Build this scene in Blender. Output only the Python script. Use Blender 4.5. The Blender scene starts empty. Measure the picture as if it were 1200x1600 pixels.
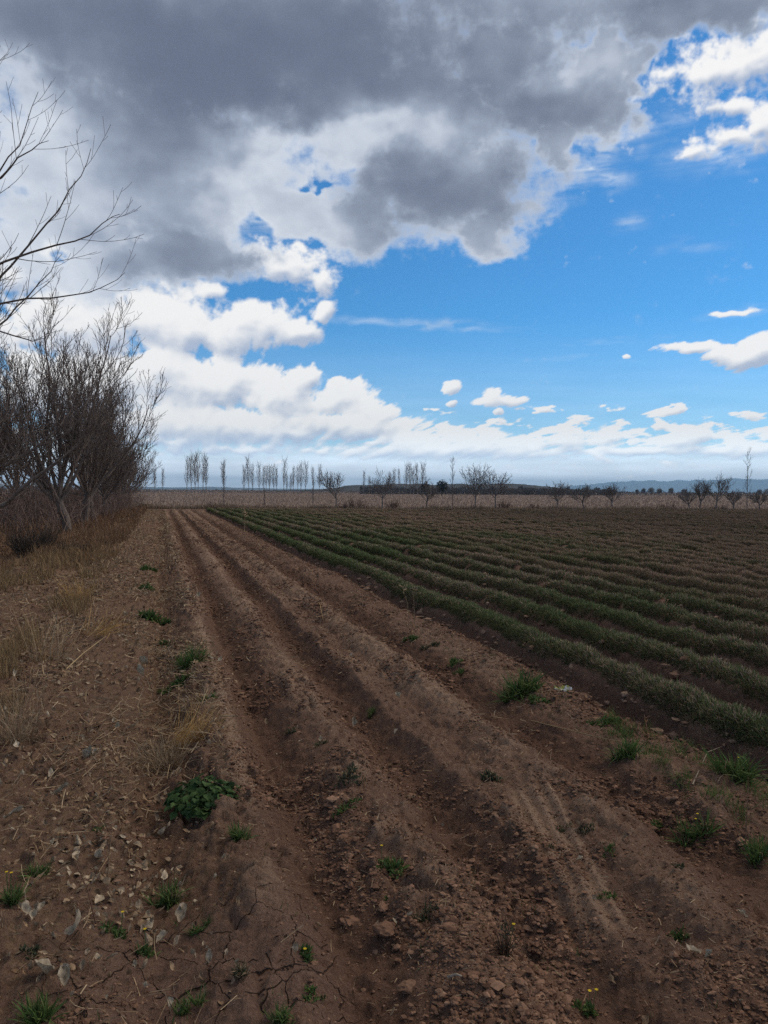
import bpy, math, random
import numpy as np
from mathutils import Matrix, Vector

# ------------------------------------------------------------------ camera, sky, sun, exposure
SUN_POWER = 2.3
SKY_AIR, SKY_DUST, SKY_OZONE = 1.0, .3, 3.0
SKY_TINT = (.36, .93, 1.25, 1)
SOIL_A, SOIL_B, SOIL_C, SOIL_DRY = (.158, .094, .064), (.194, .119, .081), (.122, .073, .053), (.31, .208, .142)
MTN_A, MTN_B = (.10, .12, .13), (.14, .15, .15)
HAZE_COL, HAZE_DENS = (.45, .74, 1.0), 1.0e-4
scene = bpy.context.scene
col = scene.collection
YAW, PITCH, ROLL, EYE = math.radians(16.3), math.radians(-1.6), math.radians(.35), 1.6
FW = np.array([math.sin(YAW)*math.cos(PITCH), math.cos(YAW)*math.cos(PITCH), math.sin(PITCH)])
RT = np.array([math.cos(YAW), -math.sin(YAW), 0.0]); UPV = np.cross(RT, FW)
RT, UPV = math.cos(ROLL)*RT+math.sin(ROLL)*UPV, math.cos(ROLL)*UPV-math.sin(ROLL)*RT
cam = bpy.data.cameras.new('camera'); camo = bpy.data.objects.new('camera', cam); col.objects.link(camo)
m = Matrix.Identity(4)
for i in range(3):
    m[i][0] = RT[i]; m[i][1] = UPV[i]; m[i][2] = -FW[i]
m[2][3] = EYE
camo.matrix_world = m
cam.sensor_fit = 'VERTICAL'; cam.sensor_height = 36; cam.lens = 27
cam.clip_start = .05; cam.clip_end = 60000
scene.camera = camo
scene.view_settings.view_transform = 'Standard'; scene.view_settings.look = 'None'
scene.view_settings.exposure = 0; scene.view_settings.gamma = 1; scene.view_settings.use_curve_mapping = False
scene.cycles.max_bounces = 6; scene.cycles.diffuse_bounces = 3; scene.cycles.volume_bounces = 0
scene.cycles.use_denoising = False

SUN_AZ, SUN_EL = math.radians(78), math.radians(42)
sl = bpy.data.lights.new('sun', 'SUN'); sl.energy = SUN_POWER; sl.angle = math.radians(50); sl.color = (1, .88, .74)
so = bpy.data.objects.new('sun', sl); col.objects.link(so)
sd = Vector((math.sin(SUN_AZ)*math.cos(SUN_EL), math.cos(SUN_AZ)*math.cos(SUN_EL), math.sin(SUN_EL)))
so.rotation_euler = sd.to_track_quat('Z', 'Y').to_euler()

# ---- the clouds, as a picture of the sky worked out by azimuth and elevation
DARK = [(2.29,29.25,27.43,6.47),(29.85,32.71,22.11,3.8),(40.33,30.53,11.71,2.66),(-0.78,22.02,14.24,7.26),(-5.83,16.74,6.5,4.38),(0.07,16.32,7.42,2.57),(9.11,19.61,5.12,2.47),(20.39,21.6,8.68,4.5),(14.28,19.14,5.19,2.42),(23.47,18.23,2.88,1.68),(29.52,26.47,6.68,3.33),(17.06,25.73,11.3,4.89),(28.21,23.6,1.58,2.29),(32.61,25.44,3.03,2.18),(24.96,28.6,5.05,3.17),(31.69,28.2,3.05,2.08)]
HOLE = [(11.21,21.04,0.8,0.36,0.75),(6.57,18.73,2.02,0.7,0.85),(9.59,17.62,2.05,0.59,0.75),(35.56,26.97,1.09,1.74,1.2),(-6.84,15.62,1.36,1.04,0.8),(34.58,23.01,1.53,0.97,0.4)]
TONE = [(17.98,29.01,14.08,3.88,1),(0.09,25.11,8.26,4.74,0.95),(-4.13,29.38,12.38,2.62,0.8),(20.4,20.79,7.04,2.85,1.0),(14.27,21.0,2.36,2.44,0.35),(29.52,26.29,5.35,1.63,0.75),(0.51,16.15,6.58,1.75,0.75),(39.17,29.48,7.95,1.61,0.8),(7.7,28.35,6.9,2.83,0.6),(11.9,23.72,4.22,2.33,-1.1),(8.18,22.78,2.77,3.52,-0.4),(-8.58,20.21,3.11,5.21,-0.9),(-7.84,15.3,4.34,1.99,-0.9),(31.25,28.42,3.07,1.55,-0.9),(18.01,24.77,4.24,1.15,-0.7),(5.89,19.84,2.74,1.62,-0.5),(10.52,19.25,3.28,1.66,-0.5),(-3.33,21.33,1.68,3.42,-0.3),(24.48,29.84,1.38,2.06,-0.3)]
WHITE = [(9.12,16.16,3.36,1.54),(6.58,16.89,1.75,1.01),(11.47,14.8,1.22,1.66),(11.86,12.73,1.13,0.8),(3.71,14.04,1.17,0.69),(2.27,11.34,6.71,1.85),(-0.38,12.26,4.79,2.07),(6.81,12.57,2.59,1.24),(9.7,11.42,2.16,0.99),(-5.45,11.45,6.15,2.94),(-8.62,14.41,3.51,2.8),(3.16,7.58,5.87,1.99),(0.49,8.37,3.52,1.78),(8.22,6.81,3.97,1.94),(13.4,6.67,2.28,1.4),(12.92,7.69,1.04,0.65),(15.88,5.62,1.52,0.94),(10.09,7.87,1.97,1.11),(-4.23,7.25,6.68,2.62),(3.62,4.63,10.89,1.84),(14.36,4.66,5.23,1.13),(18.17,3.74,2.85,0.76),(21.96,3.84,2.17,0.85),(24.08,4.21,1.21,0.66),(26.17,3.55,2.13,0.61),(29.38,3.62,2.08,0.55),(32.71,4.04,1.18,0.77),(32.05,3.69,1.59,0.46),(34.32,3.75,0.52,0.36),(38.43,3.76,1.47,0.61),(37.2,3.52,2.08,0.44),(42.03,2.92,1.7,0.6),(42.7,3.84,0.53,0.51),(40.07,2.78,2.39,0.43),(21.03,2.99,11.36,0.76),(34.68,2.93,6.86,0.41),(21.27,7.86,0.94,0.56),(21.42,6.42,0.42,0.28),(24.98,6.67,2.04,0.51),(24.51,7.19,0.84,0.65),(24.8,5.84,0.37,0.28),(36.34,5.49,1.43,0.31),(37.17,5.68,0.5,0.39),(38.13,9.79,2.25,0.43),(40.75,9.16,2.16,0.75),(42.1,9.53,1.54,0.91),(33.59,9.6,0.3,0.22),(41.29,11.94,1.79,0.2),(39.04,26.45,3.99,1.99),(41.18,27.16,2.7,2.0),(37.5,22.47,0.82,0.48),(39.71,22.71,1.98,0.73),(42.03,23.24,1.53,1.77),(40.46,24.2,2.35,0.85)]
THIN = [(18.11,12.17,5.21,0.31,0.35,-3),(21.89,11.74,3.29,0.22,0.25,-3),(31.54,8.93,5.3,0.53,0.16,0),(34.44,18.37,0.94,0.48,0.3,0),(37.81,16.44,1.23,0.4,0.12,0),(41.28,11.98,2.33,0.29,0.3,3),(40.82,4.96,4.33,0.69,0.28,2),(29.3,9.54,4.05,0.27,0.14,4),(21.03,2.47,26.5,1.42,0.55,0),(34.67,3.11,14.14,1.08,0.4,0),(11.52,1.47,33.17,0.76,0.45,0),(4.53,3.49,8.23,1.85,0.5,0),(38.87,1.96,4.87,0.97,0.3,0),(32.84,10.51,3.92,0.35,0.15,0),(30.48,21.61,2.22,0.51,0.75,-12),(32.86,23.2,2.6,0.83,0.55,15),(39.32,22.14,2.79,0.96,0.6,0),(6.34,18.55,2.29,0.66,0.45,10),(29.16,20.61,1.08,0.8,0.35,40)]
def _hash(ix, iy, s):
    h = (ix.astype(np.int64)*374761393 + iy.astype(np.int64)*668265263 + s*144665) & 0xffffffff
    h = ((h ^ (h >> 13))*1274126177) & 0xffffffff
    return ((h ^ (h >> 16)) & 0xffff)/65536.0
def perlin(x, y, s=0):
    ix = np.floor(x); iy = np.floor(y); fx = x-ix; fy = y-iy
    ux = fx*fx*fx*(fx*(fx*6-15)+10); uy = fy*fy*fy*(fy*(fy*6-15)+10)
    r = 0
    for dx in (0, 1):
        for dy in (0, 1):
            a = _hash(ix+dx, iy+dy, s)*2*math.pi
            g = np.cos(a)*(fx-dx)+np.sin(a)*(fy-dy)
            r = r + g*(ux if dx else 1-ux)*(uy if dy else 1-uy)
    return r*1.5
def fbm(x, y, octaves=5, s=0, gain=.5, lac=2.03):
    r = 0; a = 1.0
    for o in range(octaves):
        r = r + a*perlin(x, y, s+o*17); x = x*lac+13.7; y = y*lac-7.1; a *= gain
    return r
def worley(x, y, s=0):
    ix = np.floor(x); iy = np.floor(y); d = np.full(x.shape, 9.0)
    for dx in (-1, 0, 1):
        for dy in (-1, 0, 1):
            cx = ix+dx; cy = iy+dy
            px = cx+_hash(cx, cy, s); py = cy+_hash(cx, cy, s+71)
            d = np.minimum(d, (px-x)**2+(py-y)**2)
    return np.sqrt(d)
def cells(x, y, s=0):
    """per cell: a random number and the distance to the cell's edge"""
    ix = np.floor(x); iy = np.floor(y); d1 = np.full(x.shape, 9.0); d2 = d1.copy(); hid = np.zeros(x.shape)
    for dx in (-1, 0, 1):
        for dy in (-1, 0, 1):
            cx = ix+dx; cy = iy+dy
            d = np.hypot(cx+_hash(cx, cy, s)-x, cy+_hash(cx, cy, s+71)-y)
            h = _hash(cx, cy, s+133); m = d < d1
            d2 = np.where(m, d1, np.minimum(d2, d)); hid = np.where(m, h, hid); d1 = np.where(m, d, d1)
    return hid, d2-d1
def sstep(a, b, x):
    t = np.clip((x-a)/(b-a), 0, 1); return t*t*(3-2*t)
def blur(a, r):
    r = int(max(1, r))
    for ax in (0, 1):
        for _ in range(2):
            p = [(0, 0), (0, 0)]; p[ax] = (r+1, r)
            c = np.cumsum(np.pad(a, p, mode='edge'), axis=ax)
            n = a.shape[ax]
            hi = np.take(c, np.arange(2*r+1, 2*r+1+n), axis=ax); lo = np.take(c, np.arange(0, n), axis=ax)
            a = (hi-lo)/(2*r+1)
    return a
def blobsum(A, E, lst, p=2.0):
    c = np.full(A.shape, -.45)
    for b in lst:
        d = ((A-b[0])/b[2])**2+((E-b[1])/b[3])**2
        np.maximum(c, 1.25-np.sqrt(d), out=c)
    return c
def cloud_layer(A, E, ppd):
    """rgb and coverage of the clouds over a grid of azimuth A and elevation E in degrees"""
    Es = E*1.0
    # wisps: bend the outlines with noise that gets finer towards the horizon
    k = np.clip(.35+E/22.0, .35, 1.6)
    w1 = fbm(A/7, Es/5, 4, 3); w2 = fbm(A/7, Es/5, 4, 9)
    v1 = fbm(A/2.0, Es/1.6, 5, 21); v2 = fbm(A/2.0, Es/1.6, 5, 29)
    Aw = A+k*(1.1*w1+.45*v1); Ew = E+k*(.8*w2+.35*v2)
    # ---- high grey cloud
    cd = blobsum(Aw, Ew, DARK)
    # the cloud deck overhead and round about
    far = sstep(48, 70, np.abs(A-15))
    deck = sstep(30, 40, E)*(1.1-.25*far)*(1-far*(1-sstep(45, 60, E)))+far*(-.1+.9*fbm(A/25, E/9, 3, 40))*sstep(8, 16, E)
    cd = np.maximum(cd, deck)
    for b in HOLE:
        d = ((Aw-b[0])/b[2])**2+((Ew-b[1])/b[3])**2
        cd = cd-b[4]*np.exp(-d*1.2)
    n = fbm(A/2.6, E/2.2, 6, 50, .55)
    fine = fbm(A/.9, E/.75, 5, 60, .6)
    dd = cd+.14*n+.08*fine
    ad = sstep(.10, .58, dd)
    tone = np.zeros(A.shape)+.25
    Ad = A+1.7*w1+.5*v1; Ed = E+1.3*w2+.4*v2
    for b in TONE:
        d = ((Ad-b[0])/b[2])**2+((Ed-b[1])/b[3])**2
        tone = tone+b[4]*np.exp(-d*.8)
    tone = np.maximum(tone, .75*sstep(29.5, 36, E))
    tone = tone+.20*fbm(A/6.5, E/4.0, 3, 80)+.16*fbm(A/2.4, E/1.6, 4, 84, .45)
    thick = sstep(.16, .80, dd)
    t = .27+.50*tone
    t = t*(.42+.58*thick)-.06*(1-thick)+.02*fine*(1-thick)
    t = (1/(1+np.exp(-(t-.5)*5.0))-.076)/.848
    t = np.clip(t, 0, 1.1)[..., None]
    c0 = np.array([.74, .79, .87]); c1 = np.array([.36, .415, .52]); c2 = np.array([.172, .202, .280])
    cold = np.where(t < .5, c0+(c1-c0)*(t/.5), c1+(c2-c1)*((t-.5)/.5))
    hi = sstep(33, 44, E)[..., None]; cold = cold*(1-hi)+np.array([.44, .405, .375])*(.8+.4*sstep(-.5, .5, w1))[..., None]*hi  # unseen deck overhead made warmer and brighter, as added fill for the ground
    # ---- white cumulus
    def cumulus(A, E):
        kk = np.clip(.25+E/16.0, .3, 1.3)
        a = A+kk*(.55*w1+.25*v1); e = E+kk*(.4*w2+.18*v2)
        c = blobsum(a, e, WHITE)
        sc = .55/np.clip(.35+E/14, .35, 1.3)
        x = A*sc; y = E*sc*1.15
        bil = (1-worley(x+.3*v1, y+.3*v2, 5))*.5+(1-worley(x*2.1, y*2.1, 6))*.28+(1-worley(x*4.3, y*4.3, 7))*.16+(1-worley(x*8.8, y*8.8, 8))*.08
        return c, bil
    c, bil = cumulus(A, E)
    farc = far*(.25+fbm(A/9, E/4, 4, 90))*(1-sstep(24, 34, E))
    farc = farc-.45*(1-far)
    low = 1-sstep(1.5, 5.0, E)
    # a broken bank of small heads close to the horizon
    bank = .62*(1-np.abs((E-3.6-.5*w1)/1.7))+.9*fbm(A/2.2, E/.8, 4, 95)-.12
    bank = np.where((np.abs(E-3.3) < 3), bank, -.45)*(1-far)-.1*far
    dw = np.maximum(np.maximum(c, farc*.8), bank)+1.0*(bil-.5)+.10*fine+.10*v1
    soft = sstep(9, 18, E)
    dw = dw+soft*(.42*fbm(A/1.5, E/1.2, 5, 97)+.16*fbm(A/.5, E/.4, 3, 98))
    aw = sstep(.20-.10*soft, .52+.35*low+.42*soft, dw)
    h = np.clip(dw, 0, 1.25)*aw
    sh = np.zeros(A.shape)
    for r, g in ((.10, 1.2), (.25, 1.1), (.6, 1.0), (1.4, .8)):
        bl = blur(h, r*ppd)
        o = max(1, int(r*ppd*.9))
        sh += g*(bl-np.roll(np.roll(bl, -o, axis=0), o//2, axis=1))   # light from the upper left; rows run upward
    lum = np.clip(.75+.80*sh+.10*v2+.05*fine, .0, 1.0)
    lum = lum+(1-lum)*.35*low
    sq = sstep(.25, .95, lum)[..., None]
    warm = np.array([.99, .975, .955]); cool = np.array([.45, .52, .66])
    colw = cool*(1-sq)+warm*sq
    colw = colw*(1+.62*low[..., None])
    aw = aw*(1-.30*low)
    # ---- thin veils
    at = np.zeros(A.shape)
    st = .6+.8*fbm(A/5+1.5*w1, E/.55, 5, 110)
    for b in THIN:
        tl = math.tan(math.radians(b[5])); da = Aw-b[0]
        d = (da/b[2])**2+((E+.25*v2*k-b[1]-da*tl)/b[3])**2
        at = np.maximum(at, b[4]*np.exp(-d*.9)*np.clip(st, .1, 1.3))
    at = np.clip(at, 0, .9)
    at = np.maximum(at, (1-sstep(1.2, 5.0, E))*.92)
    at = np.maximum(at, (1-sstep(3, 13, E))*.30)
    colt = np.array([.78, .85, .93])+0*colw
    gl = (1-sstep(2.0, 5.5, E))[..., None]
    colt = colt*(1-gl)+np.array([1.28, 1.38, 1.52])*gl
    colt = colt*(1+.16*fbm(A/7, E/.9, 4, 130))[..., None]
    # ---- over each other: veil, then white cumulus, then the nearer grey cloud
    al = at[..., None]; rgb = colt*al
    aw_ = (aw*.97)[..., None]; rgb = colw*aw_+rgb*(1-aw_); al = aw_+al*(1-aw_)
    ad_ = ad[..., None]; rgb = cold*ad_+rgb*(1-ad_); al = ad_+al*(1-ad_)
    return rgb/np.maximum(al, 1e-4), al[..., 0]

def sky_image(name, a0, a1, e0, e1, ppd):
    w, h = int((a1-a0)*ppd), int((e1-e0)*ppd)
    A, E = np.meshgrid(a0+(np.arange(w)+.5)/ppd, e0+(np.arange(h)+.5)/ppd)
    rgb, al = cloud_layer(A, E, ppd)
    img = bpy.data.images.new(name, w, h, alpha=True, float_buffer=True)
    img.colorspace_settings.name = 'Non-Color'
    img.alpha_mode = 'CHANNEL_PACKED'
    px = np.empty((h, w, 4), np.float32); px[..., :3] = rgb; px[..., 3] = al
    img.pixels.foreach_set(px.ravel()); img.update(); img.pack()
    return img

world = bpy.data.worlds.new('World'); scene.world = world; world.use_nodes = True
nt = world.node_tree; nt.nodes.clear(); N = nt.nodes; L = nt.links
def node(tree, typ, **kw):
    n = tree.nodes.new(typ)
    for k, v in kw.items(): setattr(n, k, v)
    return n
def math_(tree, op, a, b=None, clamp=False):
    n = tree.nodes.new('ShaderNodeMath'); n.operation = op; n.use_clamp = clamp
    for i, x in enumerate((a, b)):
        if x is None: continue
        if isinstance(x, (int, float)): n.inputs[i].default_value = x
        else: tree.links.new(x, n.inputs[i])
    return n.outputs[0]
tc = node(nt, 'ShaderNodeTexCoord'); sep = node(nt, 'ShaderNodeSeparateXYZ'); L.new(tc.outputs['Generated'], sep.inputs[0])
az = math_(nt, 'MULTIPLY', math_(nt, 'ARCTAN2', sep.outputs[0], sep.outputs[1]), 180/math.pi)
el = math_(nt, 'MULTIPLY', math_(nt, 'ARCSINE', sep.outputs[2]), 180/math.pi)
def cloud_tex(img, a0, a1, e0, e1):
    c = node(nt, 'ShaderNodeCombineXYZ')
    L.new(math_(nt, 'DIVIDE', math_(nt, 'SUBTRACT', az, a0), a1-a0), c.inputs[0])
    L.new(math_(nt, 'DIVIDE', math_(nt, 'SUBTRACT', el, e0), e1-e0), c.inputs[1])
    t = node(nt, 'ShaderNodeTexImage', image=img, extension='EXTEND', interpolation='Linear'); L.new(c.outputs[0], t.inputs[0])
    return t
wide = cloud_tex(sky_image('clouds_round', -180, 180, -90, 90, 2.5), -180, 180, -90, 90)
fine_ = cloud_tex(sky_image('clouds_ahead', -30, 60, -2, 43, 22), -30, 60, -2, 43)
inside = math_(nt, 'MULTIPLY', math_(nt, 'DIVIDE', math_(nt, 'SUBTRACT', 44.0, math_(nt, 'ABSOLUTE', math_(nt, 'SUBTRACT', az, 15.0))), 3.0, True),
               math_(nt, 'DIVIDE', math_(nt, 'SUBTRACT', 42.0, el), 3.0, True))
def mix(fac, a, b, blend='MIX'):
    n = node(nt, 'ShaderNodeMix', data_type='RGBA', blend_type=blend)
    for s, x in ((n.inputs[0], fac), (n.inputs[6], a), (n.inputs[7], b)):
        if hasattr(x, 'links'): L.new(x, s)
        elif isinstance(x, tuple): s.default_value = x
        else: s.default_value = x
    return n.outputs[2]
crgb = mix(inside, wide.outputs[0], fine_.outputs[0])
cal = node(nt, 'ShaderNodeMix', data_type='FLOAT'); L.new(inside, cal.inputs[0]); L.new(wide.outputs[1], cal.inputs[2]); L.new(fine_.outputs[1], cal.inputs[3])
sky = node(nt, 'ShaderNodeTexSky', sky_type='NISHITA', sun_disc=False)
sky.sun_elevation = SUN_EL; sky.sun_rotation = SUN_AZ; sky.altitude = 900; sky.air_density = SKY_AIR; sky.dust_density = SKY_DUST; sky.ozone_density = SKY_OZONE
SKY_STRENGTH = .1
blue = mix(1.0, sky.outputs[0], SKY_TINT, 'MULTIPLY')
cl = mix(1.0, crgb, (1/SKY_STRENGTH,)*3+(1,), 'MULTIPLY')
bg = node(nt, 'ShaderNodeBackground'); bg.inputs[1].default_value = SKY_STRENGTH
L.new(mix(cal.outputs[0], blue, cl), bg.inputs[0])
wo = node(nt, 'ShaderNodeOutputWorld'); L.new(bg.outputs[0], wo.inputs[0])
world.cycles.sampling_method = 'MANUAL'; world.cycles.sample_map_resolution = 1024

# ------------------------------------------------------------------ helpers
rng = np.random.default_rng(7)
def at(u, dist):
    """world x, y of the ground point seen in picture column u (of 1200) at that distance along the view"""
    a = FW*dist+RT*(u-600)/1200*dist
    return float(a[0]), float(a[1])
def ground_px(u, v, z=0):
    d = FW+RT*(u-600)/1200-UPV*(v-800)/1200
    t = (z-EYE)/d[2]
    return float(t*d[0]), float(t*d[1])
def nrm(a): return a/np.maximum(np.linalg.norm(a, axis=-1, keepdims=True), 1e-9)

def add_mesh(name, V, faces, mat, parent=None, tint=None, smooth=False, **attrs):
    me = bpy.data.meshes.new(name)
    V = np.ascontiguousarray(V, np.float32)
    faces = [np.asarray(f, np.int32) for f in faces if len(f)]
    me.vertices.add(len(V)); me.vertices.foreach_set('co', V.ravel())
    tot = np.concatenate([np.full(len(f), f.shape[1], np.int32) for f in faces])
    idx = np.concatenate([f.ravel() for f in faces])
    me.loops.add(len(idx)); me.loops.foreach_set('vertex_index', idx)
    me.polygons.add(len(tot))
    start = np.zeros(len(tot), np.int32); start[1:] = np.cumsum(tot)[:-1]
    me.polygons.foreach_set('loop_start', start)
    me.polygons.foreach_set('use_smooth', np.full(len(tot), smooth))
    if tint is not None:
        c = np.ones((len(V), 4), np.float32); c[:, :3] = tint
        me.color_attributes.new('tint', 'FLOAT_COLOR', 'POINT').data.foreach_set('color', c.ravel())
    for k, v in attrs.items():
        me.attributes.new(k, 'FLOAT', 'POINT').data.foreach_set('value', np.ascontiguousarray(v, np.float32))
    me.update(calc_edges=True)
    me.materials.append(mat)
    o = bpy.data.objects.new(name, me); col.objects.link(o)
    if parent: o.parent = parent
    return o
def tag(o, label=None, cat=None, group=None, kind=None):
    for k, v in (('label', label), ('category', cat), ('group', group), ('kind', kind)):
        if v: o[k] = v
    return o
def empty(name, loc, rz=0, sc=1, **kw):
    o = bpy.data.objects.new(name, None); col.objects.link(o)
    o.location = loc; o.rotation_euler.z = rz; o.scale = (sc,)*3; o.empty_display_size = .1
    return tag(o, **kw)
def copy_thing(root, loc, rz, sc, **kw):
    r = root.copy(); col.objects.link(r); r.location = loc; r.rotation_euler.z = rz
    r.scale = sc if isinstance(sc, tuple) else (sc,)*3
    for ch in list(root.children):
        c = ch.copy(); col.objects.link(c); c.parent = r
        for g in list(ch.children):
            d = g.copy(); col.objects.link(d); d.parent = c
    return tag(r, **kw)

# ---- materials
def material(name, rough=.9, spec=.2):
    spec = min(spec, .04)
    mt = bpy.data.materials.new(name); mt.use_nodes = True
    b = mt.node_tree.nodes['Principled BSDF']; b.inputs['Roughness'].default_value = rough
    b.inputs['Specular IOR Level'].default_value = spec
    return mt, mt.node_tree, b
def tnode(t, typ, ins=None, **kw):
    n = t.nodes.new(typ)
    for k, v in kw.items(): setattr(n, k, v)
    for k, v in (ins or {}).items():
        if hasattr(v, 'is_output'): t.links.new(v, n.inputs[k])
        else: n.inputs[k].default_value = v
    return n
def tmix(t, fac, a, b, blend='MIX'):
    n = tnode(t, 'ShaderNodeMix', data_type='RGBA', blend_type=blend)
    for i, x in ((0, fac), (6, a), (7, b)):
        if hasattr(x, 'is_output'): t.links.new(x, n.inputs[i])
        else: n.inputs[i].default_value = x if not isinstance(x, tuple) else (*x, 1)
    return n.outputs[2]
def attr(t, name, out='Fac'):
    return tnode(t, 'ShaderNodeAttribute', attribute_name=name).outputs[out]
def noise(t, scale, detail=4, rough=.6, vec=None, dist=0):
    ins = {'Scale': scale, 'Detail': detail, 'Roughness': rough, 'Distortion': dist}
    if vec is not None: ins['Vector'] = vec
    return tnode(t, 'ShaderNodeTexNoise', ins).outputs['Fac']
def ramp(t, x, lo, hi, a=0.0, b=1.0):
    return tnode(t, 'ShaderNodeMapRange', {0: x, 1: lo, 2: hi, 3: a, 4: b}).outputs[0]

def tint_material(name, rough=.8, var=.35, scale=40, spec=.15, translucent=0):
    mt, t, b = material(name, rough, spec)
    geo = tnode(t, 'ShaderNodeNewGeometry').outputs['Position']
    n = ramp(t, noise(t, scale, 3, .6, geo), .3, .7, 1-var, 1+var)
    c = tmix(t, 1.0, attr(t, 'tint', 'Color'), tnode(t, 'ShaderNodeCombineColor', {0: n, 1: n, 2: n}).outputs[0], 'MULTIPLY')
    t.links.new(c, b.inputs['Base Color'])
    if translucent:
        tr = tnode(t, 'ShaderNodeBsdfTranslucent'); t.links.new(c, tr.inputs[0])
        ms = tnode(t, 'ShaderNodeMixShader', {0: translucent, 1: b.outputs[0], 2: tr.outputs[0]})
        t.links.new(ms.outputs[0], t.nodes['Material Output'].inputs[0])
    return mt
M_LEAF = tint_material('green_leaf', .6, .3, 60, .3, .25)
M_DRY = tint_material('dry_straw', .85, .3, 80, .1, .15)
M_CROP = tint_material('crop_foliage', .75, .3, 25, .2, .15)
M_DEAD = tint_material('dead_leaf', .8, .35, 70, .2, .15)
M_STONE = tint_material('clod', .95, .3, 60, .05)
def bark(name, a, b_, scale):
    mt, t, b = material(name, .9, .1)
    tco = tnode(t, 'ShaderNodeTexCoord').outputs['Object']
    st = tnode(t, 'ShaderNodeMapping', {'Vector': tco, 'Scale': (1, 1, .25)}).outputs[0]
    n = noise(t, scale, 6, .65, st)
    t.links.new(tmix(t, ramp(t, n, .35, .68), a, b_), b.inputs['Base Color'])
    bp = tnode(t, 'ShaderNodeBump', {'Strength': .7, 'Distance': .02, 'Height': n}); t.links.new(bp.outputs[0], b.inputs['Normal'])
    return mt
M_BARK = bark('grey_bark', (.075, .056, .045), (.20, .16, .13), 14)
M_LIMB = bark('limb_bark', (.105, .078, .062), (.21, .165, .135), 20)
M_TWIG = bark('twig_bark', (.13, .097, .08), (.23, .18, .15), 20)
M_EDGE = bark('edge_bark', (.11, .092, .082), (.20, .17, .155), 12)
M_FARBARK = bark('pale_bark', (.15, .125, .11), (.26, .22, .20), 4)

# ------------------------------------------------------------------ the ground
PX = np.array([-30, -8, -5.5, -4.2, -3.2, -2.2, -1.2, -.6, -.2, 0, .14, .27, .36, .44, .52, .64, .74, .86, .98, 1.06, 1.16, 1.28, 1.38, 1.47, 1.57, 1.66, 1.80, 1.90, 2.02, 2.12, 2.26, 2.40, 2.55, 2.75, 2.98, 3.08, 3.2, 3.32])
PZ = np.array([.1, .1, .05, -.06, -.02, .08, .08, .05, .03, -.05, -.03, .03, .07, .075, .03, -.075, -.05, .02, .06, .075, .03, -.06, -.085, -.05, .035, .03, .02, .06, .09, .055, -.07, -.055, .015, .05, .05, .0, -.07, -.09])
PZ = np.where((PX > .2) & (PX < 2.7), PZ*1.1, PZ)
ROW0, PITCH_R = 3.67, .78
EDGE = lambda x: 63.5-.2*np.clip(x, -5, 60)
def base_height(x, y):
    xs = x+.035*perlin(y/2.3, x*0+.5, 4)+.02*perlin(y/.6, x*.7, 5)+.022*perlin(y/.17, x*3, 7)+.012*perlin(y/.07, x*6, 8)
    z = np.interp(xs, PX, PZ)
    ph = (xs-ROW0)/PITCH_R
    cm = np.cos(2*np.pi*ph)
    crop = .13*np.sign(cm)*np.abs(cm)**.55-.03
    z = np.where(xs > 3.32, crop, z)
    fade = sstep(0, 4, EDGE(x)-y)*sstep(-4, 1.5, y)
    z = z*np.where(x < -1, 1, fade)*np.where((x > -1) & (x < 3.2), .62+.38*sstep(2.6, 5.5, y), 1)
    # two hollows at the left border
    z = z-.30*np.exp(-((x+2.0)/.55)**2-((y-6.0)/1.0)**2)-.45*np.exp(-((x+3.6)/.7)**2-((y-17)/3.5)**2)
    z = z+.05*perlin(x/2.1, y/2.6, 6)*sstep(200, 40, np.abs(x)+np.abs(y))
    return z
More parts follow.
